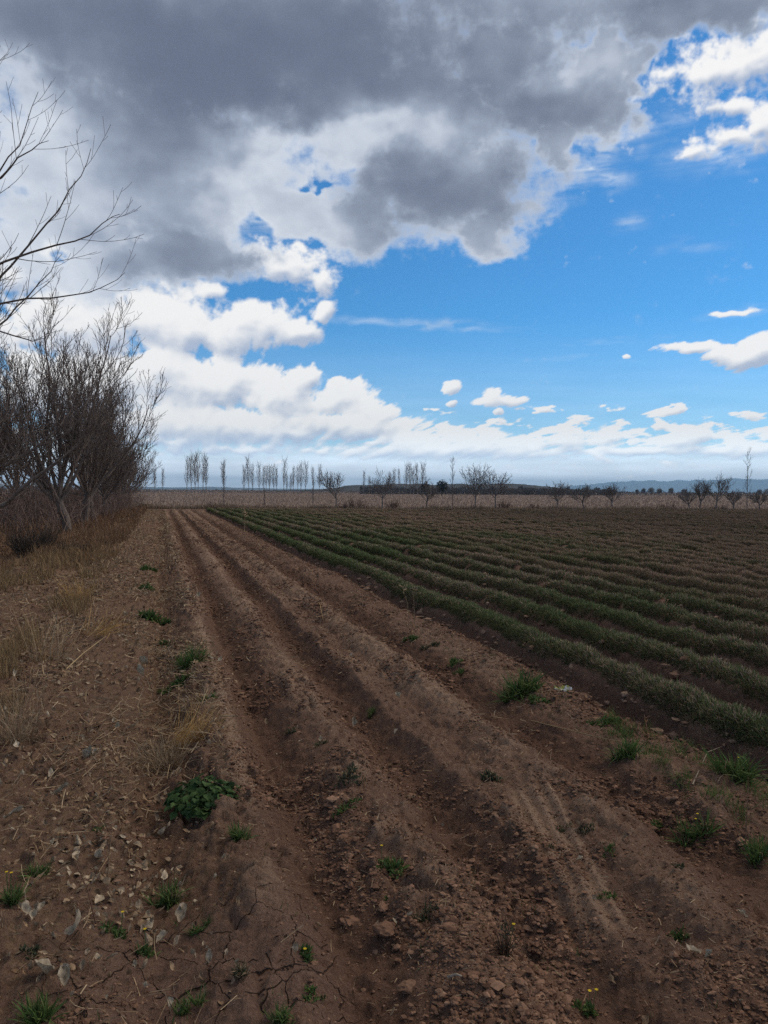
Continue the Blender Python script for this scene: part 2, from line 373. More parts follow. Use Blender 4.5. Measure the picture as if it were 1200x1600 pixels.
def rough_height(x, y):
    """crumbs and clods of the turned soil, finer than the furrows"""
    ridge = sstep(.02, .32, x)*(1-sstep(3.2, 3.5, x))
    verge = 1-sstep(.1, .5, x)
    crop = sstep(3.2, 3.5, x)
    live = 1-sstep(40, 80, np.abs(y)+.3*np.abs(x))
    wx = x+.05*perlin(x*6, y*6, 12); wy = y+.05*perlin(x*6, y*6, 13)
    big = np.maximum(0, .5-worley(wx/.22, wy/.22, 31))*.075
    mid = np.maximum(0, .55-worley(wx/.085, wy/.085, 32))*.036
    small = np.maximum(0, .6-worley(wx/.036, wy/.036, 33))*.016
    patch = sstep(-.25, .35, perlin(x/.7, y/1.1, 14))
    h = ridge*(big*patch*.35+mid*(.55+.55*patch)+small*1.5)+verge*(big*.5*patch+mid*.95+small*1.7)+crop*(mid*.8+small)
    foot = 1-sstep(3.2, 5.5, y)
    h = h+foot*ridge*(.035*perlin(x/.26, y/.3, 61)+np.maximum(0, .5-worley(wx/.16, wy/.19, 62))*.07*sstep(-.2, .3, perlin(x/.5, y/.5, 63)))
    c1, e1 = cells(wx/.115, wy/.10, 34); c2, e2 = cells(wx/.05, wy/.045, 35)
    blocks = c1**2*.042*sstep(0, .22, e1)*patch+c2**1.6*.017*sstep(0, .25, e2)
    h = h+blocks*(ridge*1.0+verge*1.0+crop*.8)
    h = h+.018*fbm(x/.35, y/.35, 4, 15)*(ridge+.7*verge+.5*crop)
    # cracked crust close by, on the left and at the feet
    crust = sstep(.0, .35, perlin(x/.8+3.3, y/.8, 16))*(1-sstep(2.3, 3.0, y))
    crust = np.maximum(crust, np.exp(-(((x-.12)/.42)**4+((y-2.5)/.38)**4)))
    # tyre marks
    t1 = sstep(.055, .03, np.abs(x-.44+.01*perlin(y*.8, y*0, 18)))*sstep(3.6, 4.2, y)*(1-sstep(8.5, 10.5, y))
    lug = sstep(-.3, .3, np.sin((y+.35*np.abs(x-.44))*2*np.pi/.24))*.022
    t2 = sstep(.14, .10, np.abs(x-(1.62+.28*(y-2.75))))*sstep(2.25, 2.45, y)*(1-sstep(3.5, 3.75, y))
    bars = sstep(-.2, .4, np.sin((x-(1.62+.28*(y-2.75)))*2*np.pi/.075))*.014
    h = h*(1-.85*np.maximum(t1, t2))*(1-.35*crust)+t1*lug+t2*bars
    return h*live, np.maximum(t1, t2), crust*np.maximum(verge, x < .6)
def height(x, y):
    x = np.asarray(x, float); y = np.asarray(y, float)
    return base_height(x, y)+rough_height(x, y)[0]
def h1(x, y): return float(height(np.array([x]), np.array([y]))[0])

def geo(a, b, r):
    out = []; s = r*abs(a)
    x = a
    while abs(x) < abs(b):
        x += s*(1 if b > a else -1); s *= 1.22; out.append(x)
    return np.array(out)
xs = np.concatenate([geo(-14, -16000, .02)[::-1], np.arange(-14, -3.2, .07), np.arange(-3.2, 4.3, .0125), np.arange(4.3, 14, .05), np.arange(14, 80, .13), geo(80, 16000, .02)])
ys = [1.3]
while ys[-1] < 70: ys.append(ys[-1]+max(.0125, .0045*ys[-1]))
ys = np.concatenate([geo(-4, -400, .1)[::-1], np.arange(-4, 1.3, .1), ys, geo(ys[-1], 16000, .02)])
GX, GY = np.meshgrid(xs, ys)
GZ = base_height(GX, GY)
near = (GX > -15) & (GX < 82) & (GY > -5) & (GY < 80)
rz, tm, cr = rough_height(GX[near], GY[near])
GZ[near] += rz
tyre = np.zeros(GX.shape); tyre[near] = tm
crust = np.zeros(GX.shape); crust[near] = cr
nx, ny = len(xs), len(ys)
ii = (np.arange(ny-1)[:, None]*nx+np.arange(nx-1)[None, :]).ravel()
gf = np.stack([ii, ii+1, ii+1+nx, ii+nx], 1)
infield = sstep(-.5, .5, EDGE(GX)-GY)
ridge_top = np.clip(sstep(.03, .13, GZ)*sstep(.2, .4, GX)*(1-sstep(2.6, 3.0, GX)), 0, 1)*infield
verge_a = (1-sstep(-.1, .5, GX+.12*perlin(GX*2, GY*1.2, 19)))*infield
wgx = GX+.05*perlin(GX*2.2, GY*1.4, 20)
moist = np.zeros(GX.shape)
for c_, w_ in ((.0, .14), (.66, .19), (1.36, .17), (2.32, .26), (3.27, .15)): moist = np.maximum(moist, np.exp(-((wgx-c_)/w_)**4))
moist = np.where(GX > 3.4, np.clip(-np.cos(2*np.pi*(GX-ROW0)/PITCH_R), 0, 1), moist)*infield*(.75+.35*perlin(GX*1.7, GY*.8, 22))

mt, t, b = material('soil', .95, .1)
P = tnode(t, 'ShaderNodeNewGeometry').outputs['Position']
n1 = noise(t, 1.3, 5, .6, P); n2 = noise(t, 9, 6, .7, P); n3 = noise(t, 70, 5, .7, P)
c = tmix(t, ramp(t, n1, .35, .65), SOIL_A, SOIL_B)
c = tmix(t, ramp(t, n2, .40, .70, 0, .8), c, SOIL_C)
c = tmix(t, ramp(t, noise(t, 32, 5, .75, P, .6), .54, .68, 0, .55), c, SOIL_DRY)
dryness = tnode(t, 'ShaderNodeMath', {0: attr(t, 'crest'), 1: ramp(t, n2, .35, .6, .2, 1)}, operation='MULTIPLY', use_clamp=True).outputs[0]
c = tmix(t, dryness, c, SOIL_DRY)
c = tmix(t, ramp(t, attr(t, 'tyre'), 0, 1, 0, .75), c, SOIL_DRY)
# damp, freshly turned earth along the furrows
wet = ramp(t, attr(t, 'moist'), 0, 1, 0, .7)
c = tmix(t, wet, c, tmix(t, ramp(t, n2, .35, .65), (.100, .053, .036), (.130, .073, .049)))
# straw and crumbled leaf worked into the border strip
straw = tnode(t, 'ShaderNodeMath', {0: attr(t, 'border'), 1: ramp(t, noise(t, 26, 6, .75, P, 1.5), .47, .62)}, operation='MULTIPLY').outputs[0]
c = tmix(t, straw, c, (.19, .125, .075))
c = tmix(t, ramp(t, attr(t, 'crust'), 0, 1, 0, .6), c, (.17, .105, .078))
# the stubble land beyond
far = tmix(t, ramp(t, noise(t, .02, 5, .6, P), .35, .65), (.22, .16, .122), (.26, .19, .145))
far = tmix(t, ramp(t, noise(t, .6, 5, .7, P), .35, .7, 0, .6), far, (.17, .122, .095))
c = tmix(t, attr(t, 'field'), far, c)
grit = ramp(t, n3, .3, .7, .72, 1.28)
c = tmix(t, 1.0, c, tnode(t, 'ShaderNodeCombineColor', {0: grit, 1: grit, 2: grit}).outputs[0], 'MULTIPLY')
t.links.new(c, b.inputs['Base Color'])
crk = tnode(t, 'ShaderNodeTexVoronoi', {'Vector': tmix(t, .06, P, tnode(t, 'ShaderNodeTexNoise', {'Vector': P, 'Scale': 9.0}).outputs['Color']), 'Scale': 6.0}, feature='DISTANCE_TO_EDGE').outputs['Distance']
crkh = tnode(t, 'ShaderNodeMath', {0: attr(t, 'crust'), 1: ramp(t, crk, .0, .018, 1, 0)}, operation='MULTIPLY').outputs[0]
c = tmix(t, tnode(t, 'ShaderNodeMath', {0: crkh, 1: .8}, operation='MULTIPLY').outputs[0], c, (.03, .018, .012))
t.links.new(c, b.inputs['Base Color'])
hh = tnode(t, 'ShaderNodeMath', {0: tnode(t, 'ShaderNodeMath', {0: n3, 1: ramp(t, noise(t, 160, 4, .7, P), 0, 1, 0, .5)}, operation='ADD').outputs[0], 1: tnode(t, 'ShaderNodeMath', {0: crkh, 1: 3.0}, operation='MULTIPLY').outputs[0]}, operation='SUBTRACT').outputs[0]
bp = tnode(t, 'ShaderNodeBump', {'Strength': 1.0, 'Distance': .02, 'Height': hh}); t.links.new(bp.outputs[0], b.inputs['Normal'])
M_SOIL = mt
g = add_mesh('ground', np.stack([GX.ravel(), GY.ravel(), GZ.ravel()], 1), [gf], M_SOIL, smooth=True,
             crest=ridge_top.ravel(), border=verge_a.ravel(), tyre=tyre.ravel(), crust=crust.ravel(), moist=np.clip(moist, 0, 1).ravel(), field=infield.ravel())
tag(g, kind='structure')
del GX, GY, GZ, gf, ii

# ------------------------------------------------------------------ ribbons: blades, leaves, straws
def ribbons(base, d, side, Ln, W, bend, fold=0., S=4, prof='blade', K=2, roll=0.):
    """N curved strips of S sections; returns vertices and quads"""
    n = len(base); d = nrm(d); side = nrm(side-np.sum(side*d, -1, keepdims=True)*d); up = np.cross(side, d)
    s = np.linspace(0, 1, S)
    p = np.zeros((n, S, 3)); p[:, 0] = base
    bend = np.broadcast_to(np.asarray(bend, float), (n,)); fold = np.broadcast_to(np.asarray(fold, float), (n,))
    ups = np.zeros((n, S, 3))
    for i in range(S):
        a = (bend*s[i])[:, None]
        t_ = np.cos(a)*d+np.sin(a)*up; ups[:, i] = np.cos(a)*up-np.sin(a)*d
        if i: p[:, i] = p[:, i-1]+t_*(Ln/(S-1))[:, None]
    if prof == 'blade': w = np.sqrt(1-.985*s)
    elif prof == 'leaf': w = np.sin(np.pi*np.clip(s*.93+.05, 0, 1))**.75
    else: w = np.ones(S)
    ww = W[:, None, None]*w[None, :, None]*.5
    ks = np.linspace(-1, 1, K)
    cr = np.linspace(0, 0, K)
    V = np.zeros((n, S, K, 3))
    for j, kx in enumerate(ks):
        V[:, :, j] = p+side[:, None]*ww*kx+ups*ww*(abs(kx)*fold)[:, None, None]
    q = []
    b0 = np.arange(n)*S*K
    for i in range(S-1):
        for j in range(K-1):
            a = b0+i*K+j; q.append(np.stack([a, a+1, a+1+K, a+K], 1))
    return V.reshape(-1, 3), np.concatenate(q), S*K
def rep(c, k): return np.repeat(c, k, axis=0)
def rand_unit_xy(n, r=rng):
    a = r.uniform(0, 2*np.pi, n); return np.stack([np.cos(a), np.sin(a), np.zeros(n)], 1)
def lerp_cols(cols, n, r=rng, jitter=.2):
    cols = np.array(cols); i = r.integers(0, len(cols), n); j = r.integers(0, len(cols), n); f = r.random((n, 1))
    return (cols[i]*(1-f)+cols[j]*f)*(1+r.uniform(-jitter, jitter, (n, 1)))

# ------------------------------------------------------------------ the crop rows
ORD = ['first', 'second', 'third', 'fourth', 'fifth', 'sixth', 'seventh', 'eighth', 'ninth', 'tenth', 'eleventh', 'twelfth', 'thirteenth', 'fourteenth', 'fifteenth', 'sixteenth', 'seventeenth', 'eighteenth', 'nineteenth', 'twentieth']
GREENS = [(.058, .076, .032), (.074, .088, .036), (.046, .064, .030), (.092, .100, .042)]
BROWNS = [(.175, .120, .097), (.205, .136, .106), (.14, .10, .085), (.23, .16, .10)]
def crop_row(i):
    r = np.random.default_rng(1000+i)
    x0 = ROW0+PITCH_R*i
    y1 = float(EDGE(np.array(x0)))-.5-r.uniform(0, .8)
    y0 = max(-3.0, x0*.62-6)
    if y0 > y1-3: return None
    # more, finer shoots close to the path, fewer and broader ones far off
    yy = np.linspace(y0, y1, 400); dist = np.hypot(yy, x0)
    dens = np.clip(9500*(4.5/np.maximum(dist, 4.0)), 560, 9500)
    cum = np.concatenate([[0], np.cumsum((dens[1:]+dens[:-1])/2*np.diff(yy))])
    n = int(cum[-1])
    y = np.interp(r.random(n)*cum[-1], cum, yy)
    dd = np.hypot(y, x0)
    gap = perlin(y*1.3, np.full(n, i*3.7), 51)+.5*perlin(y*4, np.full(n, i*1.7), 52)
    off = r.uniform(-1, 1, n)
    half = .158*(1+.22*perlin(y/.9, np.full(n, i*.9), 53)+.12*perlin(y/.25, np.full(n, i*.9), 58))
    x = x0+.03*perlin(y/1.7, np.full(n, i*.31), 54)+off*half
    keep = gap > (-.75 if i < 3 else -.58)
    x, y, off, dd = x[keep], y[keep], off[keep], dd[keep]; n = len(x)
    far_ = sstep(8, 25, dd)
    up_ = r.random(n)**.6
    dome = (.088+.05*perlin(y/.5, np.full(n, i*2.1), 55)+.03*perlin(y/.16, off*1.5, 59))*np.clip(1.02-off**2, 0, 1)**.45
    z = base_height(x, y)-.015+dome*up_
    out = np.stack([off*.9, np.zeros(n), .45+.6*up_], 1)+r.normal(0, .45, (n, 3))
    hgt = r.uniform(.025, .06, n)*(1+.35*far_)
    w = np.maximum(.0052, dd*.00060)*r.uniform(.7, 1.4, n)
    V, q, k = ribbons(np.stack([x, y, z], 1), out, rand_unit_xy(n, r), hgt, w, r.normal(0, .6, n), 0., 3 if i < 5 else 2, 'blade')
    brown = np.clip(.10+.06*i, 0, .85)-.35*sstep(45, 58, x0)
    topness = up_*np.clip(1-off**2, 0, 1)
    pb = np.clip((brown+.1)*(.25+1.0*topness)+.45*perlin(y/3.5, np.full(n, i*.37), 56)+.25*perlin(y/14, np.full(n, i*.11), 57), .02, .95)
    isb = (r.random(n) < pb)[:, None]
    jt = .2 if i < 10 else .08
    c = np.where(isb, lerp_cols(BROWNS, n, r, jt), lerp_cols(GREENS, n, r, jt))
    c = c*(1.6-.55*sstep(8, 26, i))*(.6+.7*topness**1.5)[:, None]  # shade of the rows put into the tint: tops lighter, flanks darker
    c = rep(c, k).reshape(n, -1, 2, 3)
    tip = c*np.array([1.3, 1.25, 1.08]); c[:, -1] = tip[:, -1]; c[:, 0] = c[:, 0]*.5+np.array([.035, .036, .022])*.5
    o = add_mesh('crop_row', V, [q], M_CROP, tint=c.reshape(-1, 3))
    return o
for i in range(80):
    o = crop_row(i)
    if not o: continue
    if i == 0: lab = 'first green crop row, bordering the bare ploughed strip with a trodden furrow'
    elif i < 20: lab = '%s low crop row counted from the bare ploughed strip' % ORD[i]
    else: lab = 'low brownish crop row in the far right part of the planted field'
    tag(o, lab, 'crop row', 'crop rows of the planted field')

# ------------------------------------------------------------------ loose clods, straw and leaf litter
def ico(sub):
    import bmesh
    bm = bmesh.new(); bmesh.ops.create_icosphere(bm, subdivisions=sub, radius=1)
    bm.verts.ensure_lookup_table()
    V = np.array([v.co[:] for v in bm.verts]); F = np.array([[v.index for v in f.verts] for f in bm.faces]); bm.free()
    return V, F
ICO1 = ico(1); ICO2 = ico(2)
def lump_variant(V, seed, amp=.35):
    amp = amp*1.5; k = 1+amp*perlin(V[:, 0]*1.3+seed*3.1+V[:, 2]*.7, V[:, 1]*1.3+V[:, 2]*1.1, seed)+.6*amp*perlin(V[:, 0]*2.9+V[:, 2]*2, V[:, 1]*2.9-V[:, 2]*1.7+seed, seed+5)
    return V*k[:, None]
def lumps(x, y, size, cols, ic=ICO1, r=rng, sink=.5):
    n = len(x); var = np.stack([lump_variant(ic[0], s) for s in range(24)])
    V = var[r.integers(0, 24, n)]*(size[:, None]*r.uniform(.5, 1.5, (n, 3)))[:, None, :]
    V[:, :, 2] *= .6
    a = r.uniform(0, 6.28, n); ca, sa = np.cos(a)[:, None], np.sin(a)[:, None]
    X = V[:, :, 0]*ca-V[:, :, 1]*sa; Y = V[:, :, 0]*sa+V[:, :, 1]*ca
    z = height(x, y)+size*(.72-2*sink*.72)
    P = np.stack([X+x[:, None], Y+y[:, None], V[:, :, 2]+z[:, None]], -1)
    F = (ic[1][None]+(np.arange(n)*len(ic[0]))[:, None, None]).reshape(-1, 3)
    return P.reshape(-1, 3), F, rep(cols, len(ic[0]))
def ypow(n, a, b_, r=rng):       # more of them close by
    return a*(b_/a)**r.random(n)
SOILS = [(.115, .063, .041), (.165, .093, .059), (.21, .125, .08), (.14, .077, .049)]
n = 330000
y = ypow(n, 1.5, 40); x = np.where(rng.random(n) < .66, rng.uniform(.35, 3.35, n), rng.uniform(-2.6, .6, n))
x = np.where(rng.random(n) < .5, x, x*np.clip(y/5, .4, 1.0)+np.where(x > 0, (1-np.clip(y/5, .4, 1))*1.2, 0))
pz = sstep(-.3, .4, perlin(x/.7, y/1.1, 14)+.5*perlin(x/.3, y/.3, 71))
size = np.clip(.0042*np.exp(.55*rng.normal(0, 1, n)), .002, .019)*(.6+.6*pz)*np.clip(.75+y/16, .8, 1.9)*np.where(x < .35, .75, 1)
big = rng.random(n) < .30+.70*pz
x, y, size = x[big], y[big], size[big]
P_, F_, C_ = lumps(x, y, size, lerp_cols(SOILS, len(x)))
tag(add_mesh('soil_clods', P_, [F_], M_STONE, tint=C_), kind='stuff')
# clods lying along the crop rows
n = 15000
i = rng.integers(0, 6, n); y = ypow(n, 3, 30); x = ROW0+PITCH_R*i+np.where(rng.random(n) < .7, rng.normal(.225, .035, n), rng.normal(-.27, .06, n))
kp = perlin(y/.7, i*3.3, 72)+.4*perlin(y/.2, i*1.3, 73) > -.15; x, y = x[kp], y[kp]; n = len(x)
size = np.minimum(.009*np.exp(rng.exponential(.6, n)), .032)*np.clip(.8+y/14, .8, 1.8)
P_, F_, C_ = lumps(x, y, size, lerp_cols([(.24, .15, .10), (.19, .115, .076), (.28, .185, .125)], n), sink=.3)
tag(add_mesh('row_clods', P_, [F_], M_STONE, tint=C_), kind='stuff')

def dead_leaves(x, y, Ln, cols, r=rng, S=5):
    n = len(x); z = height(x, y)
    d = rand_unit_xy(n, r)+np.array([0, 0, 1])*r.uniform(-.1, .55, (n, 1)); side = np.cross(d, np.array([0, 0, 1.]))+r.normal(0, .35, (n, 3))
    V, q, k = ribbons(np.stack([x, y, z+.006+.1*Ln], 1), d, side, Ln, Ln*r.uniform(.4, .75, n), r.normal(-.8, 1.3, n), r.uniform(-.9, .9, n), S, 'leaf', 5)
    V = V+.11*np.repeat(Ln, k)[:, None]*np.stack([perlin(V[:, 0]*60, V[:, 1]*60, s_) for s_ in (1, 2, 3)], 1)
    return V, q, rep(cols, k)
LEAFC = [(.26, .18, .11), (.34, .26, .175), (.19, .13, .085), (.40, .33, .235), (.24, .155, .09)]
STRAWC = [(.25, .17, .10), (.33, .235, .14), (.18, .12, .075), (.38, .285, .18)]
# crumbled leaf litter over the border
n = 60000
y = ypow(n, 2.0, 64); x = -np.abs(rng.normal(0, 1.0, n))*np.clip(y/6, .45, 2.6)+rng.normal(.25, .2, n)*np.clip(y/6, .5, 1.1)
keepm = (sstep(-.5, .5, perlin(x/.9, y/1.6, 81)+.4*perlin(x/.25, y/.4, 82))*(.10+.75*sstep(3.2, 8, y)) > rng.random(n)) & (x > -6)
x, y = x[keepm], y[keepm]
Ln = rng.uniform(.010, .042, len(x))*np.clip(.6+y/14, .7, 1.8)*np.where(rng.random(len(x)) < .15, 1.5, 1)
V, q, c = dead_leaves(x, y, Ln, lerp_cols([(.22, .138, .078), (.28, .188, .112), (.15, .096, .058), (.35, .26, .17)], len(x)), S=4)
tag(add_mesh('leaf_litter', V, [q], M_DEAD, tint=c), kind='stuff')
n = 2600
y = ypow(n, 2.6, 26); x = -.25*np.clip(y/5, .5, 2)+rng.normal(0, .5, n)*np.clip(y/6, .55, 1.6)
km = (.8*sstep(0, .6, perlin(x/.55, y/.9, 86)+.4*perlin(x/.2, y/.3, 87)) > rng.random(n)) & (x < .45); x, y = x[km], y[km]
V, q, c = dead_leaves(x, y, rng.uniform(.022, .055, len(x)), lerp_cols([(.34, .255, .165), (.42, .335, .23), (.26, .18, .11)], len(x)), S=6)
tag(add_mesh('leaf_litter', V, [q], M_DEAD, tint=c), kind='stuff')
# fallen leaves and straw over the furrows and the border
n = 52000
y = ypow(n, 1.9, 62); x = np.where(rng.random(n) < .6, -np.abs(rng.normal(0, 1.1, n))*np.clip(y/7, .35, 2.5)+.4, rng.uniform(.3, 3.2, n))
den = sstep(-.5, .5, perlin(x/.8, y/2.2, 83))*np.where(x > .4, .7, 1)
km = den*np.where(x < .4, .3+.7*sstep(2.6, 5.5, y), 1) > rng.random(n); x, y = x[km], y[km]; n = len(x)
d = rand_unit_xy(n)+np.array([0, 0, .12])
Ln = rng.uniform(.03, .16, n)*np.where(x > .4, .45, 1)*np.clip(.3+y/8, .45, 1); z = height(x, y)
V, q, k = ribbons(np.stack([x, y, z+.008], 1), d, rand_unit_xy(n)+np.array([0, 0, .4]), Ln, np.maximum(.0022, .0007*y)*rng.uniform(.7, 1.5, n), rng.normal(-.15, .7, n), 0, 4, 'flat')
tag(add_mesh('straw_litter', V, [q], M_DRY, tint=rep(lerp_cols(STRAWC, n), k)), kind='stuff')

# ------------------------------------------------------------------ dry grass of the border (nobody could count it)
def grass_patch(name, x, y, hgt, cols, mat, w0=.003, lean=.45, bend=.6, S=4, r=rng, zoff=0):
    n = len(x); z = height(x, y)+zoff
    d = np.array([0, 0, 1.])+rand_unit_xy(n, r)*np.abs(r.normal(0, lean, (n, 1)))
    dist = np.hypot(x, y)
    V, q, k = ribbons(np.stack([x, y, z-.01], 1), d, rand_unit_xy(n, r), hgt, np.maximum(w0, dist*.0007)*r.uniform(.7, 1.4, n), r.normal(0, bend, n), 0, S, 'blade')
    c = rep(cols, k)
    return tag(add_mesh(name, V, [q], mat, tint=c), kind='stuff')
n = 60000
y = ypow(n, 4.2, 75); x = -.9-np.abs(rng.normal(0, 1, n))*np.clip(.12*y+.4, .6, 5)
m_ = (perlin(x/1.1, y/2.4, 91)+.5*perlin(x/.35, y/.7, 92)+.35*sstep(10, 22, y)-.25*sstep(-1.4, -.8, x) > .08)
x, y = x[m_], y[m_]; n = len(x)
hg = rng.uniform(.05, .21, n)*(1+.6*perlin(x/.8, y/1.5, 93))*np.clip(.5+y/16, .5, 1.5)
red = sstep(13, 24, y)[:, None]*.75
cg = lerp_cols([(.25, .165, .08), (.19, .12, .062), (.30, .205, .10), (.15, .095, .055)], n)*(1-red)+lerp_cols([(.16, .082, .048), (.20, .11, .06), (.12, .07, .045)], n)*red
grass_patch('dry_grass', x, y, hg, cg, M_DRY)
# short green grass at the right edge, by the trodden furrow
n = 5200
x, y = rng.normal(2.95, .22, n), rng.uniform(2.5, 4.6, n)
x = 2.62+.42*np.abs(rng.normal(0, .55, n))+.12*(y-3.3)
m_ = perlin(x/.16, y/.2, 95)+.35*perlin(x/.05, y/.05, 96) > .12
x, y = x[m_], y[m_]
GRASSC = [(.075, .115, .030), (.10, .15, .04), (.06, .09, .028), (.14, .16, .055)]
grass_patch('green_grass', x, y, rng.uniform(.03, .11, len(x)), lerp_cols(GRASSC, len(x)), M_LEAF, .0026, .6, .9)
# thin green seedlings through the crop furrows and along the weedy ridge
n = 9000
y = ypow(n, 2.2, 50); x = rng.normal(2.78, .22, n)
m_ = perlin(x/.2, y/.5, 97)+.3*perlin(x/.06, y/.1, 98) > .36
x, y = x[m_], y[m_]
grass_patch('weed_seedlings', x, y, rng.uniform(.02, .06, len(x)), lerp_cols([(.055, .085, .028), (.08, .10, .035), (.12, .10, .055)], len(x)), M_LEAF, .004, .8, .8)

n = 26000
y = ypow(n, 1.9, 14); x = rng.uniform(-1.2, 3.2, n)
m_ = perlin(x/.13, y/.16, 101)+.5*perlin(x/.5, y/.7, 102) > .54
x, y = x[m_], y[m_]
grass_patch('weed_seedlings', x, y, rng.uniform(.012, .045, len(x)), lerp_cols([(.055, .085, .028), (.085, .115, .036), (.10, .10, .05)], len(x)), M_LEAF, .003, .8, .8)

# ------------------------------------------------------------------ single weeds
YEL = (.62, .44, .03)
def flower(parent, p, size, colr=YEL):
    n = 6; a = np.arange(n)*2*np.pi/n
    d = np.stack([np.cos(a), np.sin(a), np.full(n, .55)], 1); side = np.stack([-np.sin(a), np.cos(a), np.zeros(n)], 1)
    V, q, k = ribbons(np.tile(np.array(p), (n, 1)), d, side, np.full(n, size), np.full(n, size*.8), .5, .2, 4, 'leaf', 3)
    return add_mesh('flower', V, [q], M_LEAF, parent, tint=np.tile(np.array(colr), (len(V), 1)))
def weed(kind, u, v, wpx, label, seed, flowers=0, cat='weed', dry=0., tall=1.):
    x, y = ground_px(u, v+wpx*.12); x, y = ground_px(u, v+wpx*.12, h1(x, y))
    r = np.random.default_rng(seed); dist = math.hypot(x, y)
    R = wpx/1200*dist*.5
    root = empty({'mallow': 'mallow_plant', 'grass': 'grass_tuft', 'leafy': 'leafy_weed', 'dead': 'dead_weed', 'thistle': 'leafy_weed'}[kind], (x, y, h1(x, y)), label=label, cat=cat)
    if kind == 'mallow':
        n = 330
        rr = R*np.sqrt(r.random(n)); a = r.uniform(0, 6.28, n)
        hz = R*(.62*np.sqrt(np.clip(1-(rr/R)**2, 0, 1)))*r.uniform(.25, 1.05, n)
        base = np.stack([rr*np.cos(a), rr*np.sin(a), hz], 1)
        d = np.stack([np.cos(a), np.sin(a), np.full(n, .15)], 1)+r.normal(0, .45, (n, 3))
        V, q, k = ribbons(base, d, np.cross(d, [0, 0, 1.])+r.normal(0, .3, (n, 3)), R*r.uniform(.14, .30, n), R*r.uniform(.15, .30, n), -.9, .35, 4, 'leaf', 5)
        add_mesh('leaves', V, [q], M_LEAF, root, tint=rep(lerp_cols([(.042, .078, .026), (.06, .10, .034), (.032, .058, .024), (.075, .115, .040)], n, r), k))
        n = 60; a = r.uniform(0, 6.28, n); d = np.stack([np.cos(a), np.sin(a), r.uniform(.2, 1.2, n)], 1)
        V, q, k = ribbons(np.zeros((n, 3)), d, rand_unit_xy(n, r), R*r.uniform(.5, .85, n), np.full(n, .004), -.3, 0, 4, 'flat')
        add_mesh('stems', V, [q], M_LEAF, root, tint=rep(lerp_cols([(.07, .09, .04)], n, r), k))
    elif kind in ('grass', 'leafy', 'thistle'):
        wide = kind != 'grass'
        n = int(np.clip(R/.10, .5, 2)*(130 if wide else 150))
        nc = int(r.integers(4, 9)); ca = r.uniform(0, 6.28, nc); cr_ = R*(.72 if wide else .6)*r.random(nc)**.7*np.where(np.arange(nc) == 0, .2, 1)
        cc = np.stack([cr_*np.cos(ca)*1.15, cr_*np.sin(ca)*.85], 1); cs = r.uniform(.3, 1., nc)
        n = int(n*1.5); ci = r.choice(nc, n, p=cs/cs.sum())
        rr = R*.30*cs[ci]*r.random(n)**.6; a = r.uniform(0, 6.28, n)
        base = np.stack([cc[ci, 0]+rr*np.cos(a), cc[ci, 1]+rr*np.sin(a), np.zeros(n)], 1)
        base[:, 2] = height(base[:, 0]+x, base[:, 1]+y)-root.location.z
        d = np.array([0, 0, 1.])+np.stack([np.cos(a), np.sin(a), np.zeros(n)], 1)*r.uniform(.1, 1.3, (n, 1))+r.normal(0, .35, (n, 3))
        Ln = R*(r.uniform(.35, .95, n) if not wide else r.uniform(.16, .5, n))*tall*(.5+.6*cs[ci])
        W = Ln*(.06 if not wide else .24)*r.uniform(.7, 1.3, n)+.0012
        cols = lerp_cols([(.062, .105, .030), (.092, .14, .038), (.046, .08, .030), (.125, .155, .052)] if dry < .5 else [(.05, .062, .034), (.068, .08, .042), (.09, .08, .05)], n, r)
        if dry: cols = np.where((r.random(n) < dry*.4)[:, None], lerp_cols(STRAWC, n, r), cols)
        V, q, k = ribbons(base, d, rand_unit_xy(n, r), Ln, W, r.normal(-.5, .7, n), .3 if wide else 0., 4, 'leaf' if wide else 'blade', 3 if wide else 2)
        add_mesh('leaves', V, [q], M_LEAF, root, tint=rep(cols, k))
    elif kind == 'dead':
        n = 46; a = r.uniform(0, 6.28, n); rr = R*.35*r.random(n)
        base = np.stack([rr*np.cos(a), rr*np.sin(a), np.zeros(n)-.01], 1)
        d = np.array([0, 0, 1.])+np.stack([np.cos(a), np.sin(a), np.zeros(n)], 1)*r.uniform(0, .5, (n, 1))
        V, q, k = ribbons(base, d, rand_unit_xy(n, r), R*r.uniform(1.0, 2.6, n), np.full(n, .0045), r.normal(0, .5, n), 0, 5, 'blade')
        add_mesh('stems', V, [q], M_DRY, root, tint=rep(lerp_cols([(.09, .05, .035), (.12, .07, .045), (.07, .045, .035)], n, r), k))
        n = 170; a = r.uniform(0, 6.28, n); rr = R*.6*r.random(n)
        base = np.stack([rr*np.cos(a), rr*np.sin(a), R*r.uniform(.1, 2.0, n)], 1); d = r.normal(0, 1, (n, 3))
        V, q, k = ribbons(base, d, rand_unit_xy(n, r), R*r.uniform(.1, .32, n), R*r.uniform(.04, .1, n), r.normal(0, 1, n), .3, 4, 'leaf', 3)
        add_mesh('leaves', V, [q], M_DEAD, root, tint=rep(lerp_cols([(.07, .05, .035), (.055, .06, .035), (.10, .065, .042)], n, r), k))
    for f in range(flowers):
        a = r.uniform(0, 6.28); rr = R*.5*r.random(); hz = R*r.uniform(.8, 1.5)*(1.9 if kind == 'dead' else 1.0)
        p = np.array([[rr*math.cos(a), rr*math.sin(a), hz]]); b0 = p*[.3, .3, 0]
        fl = flower(root, p[0], .0068*max(1, dist/4))
        V, q, k = ribbons(b0, p-b0, np.array([[1., .3, 0]]), np.linalg.norm(p-b0, axis=1), np.array([.003]), 0, 0, 3, 'flat')
        add_mesh('stalk', V, [q], M_LEAF, fl, tint=np.tile([.07, .10, .035], (len(V), 1)))
    return root
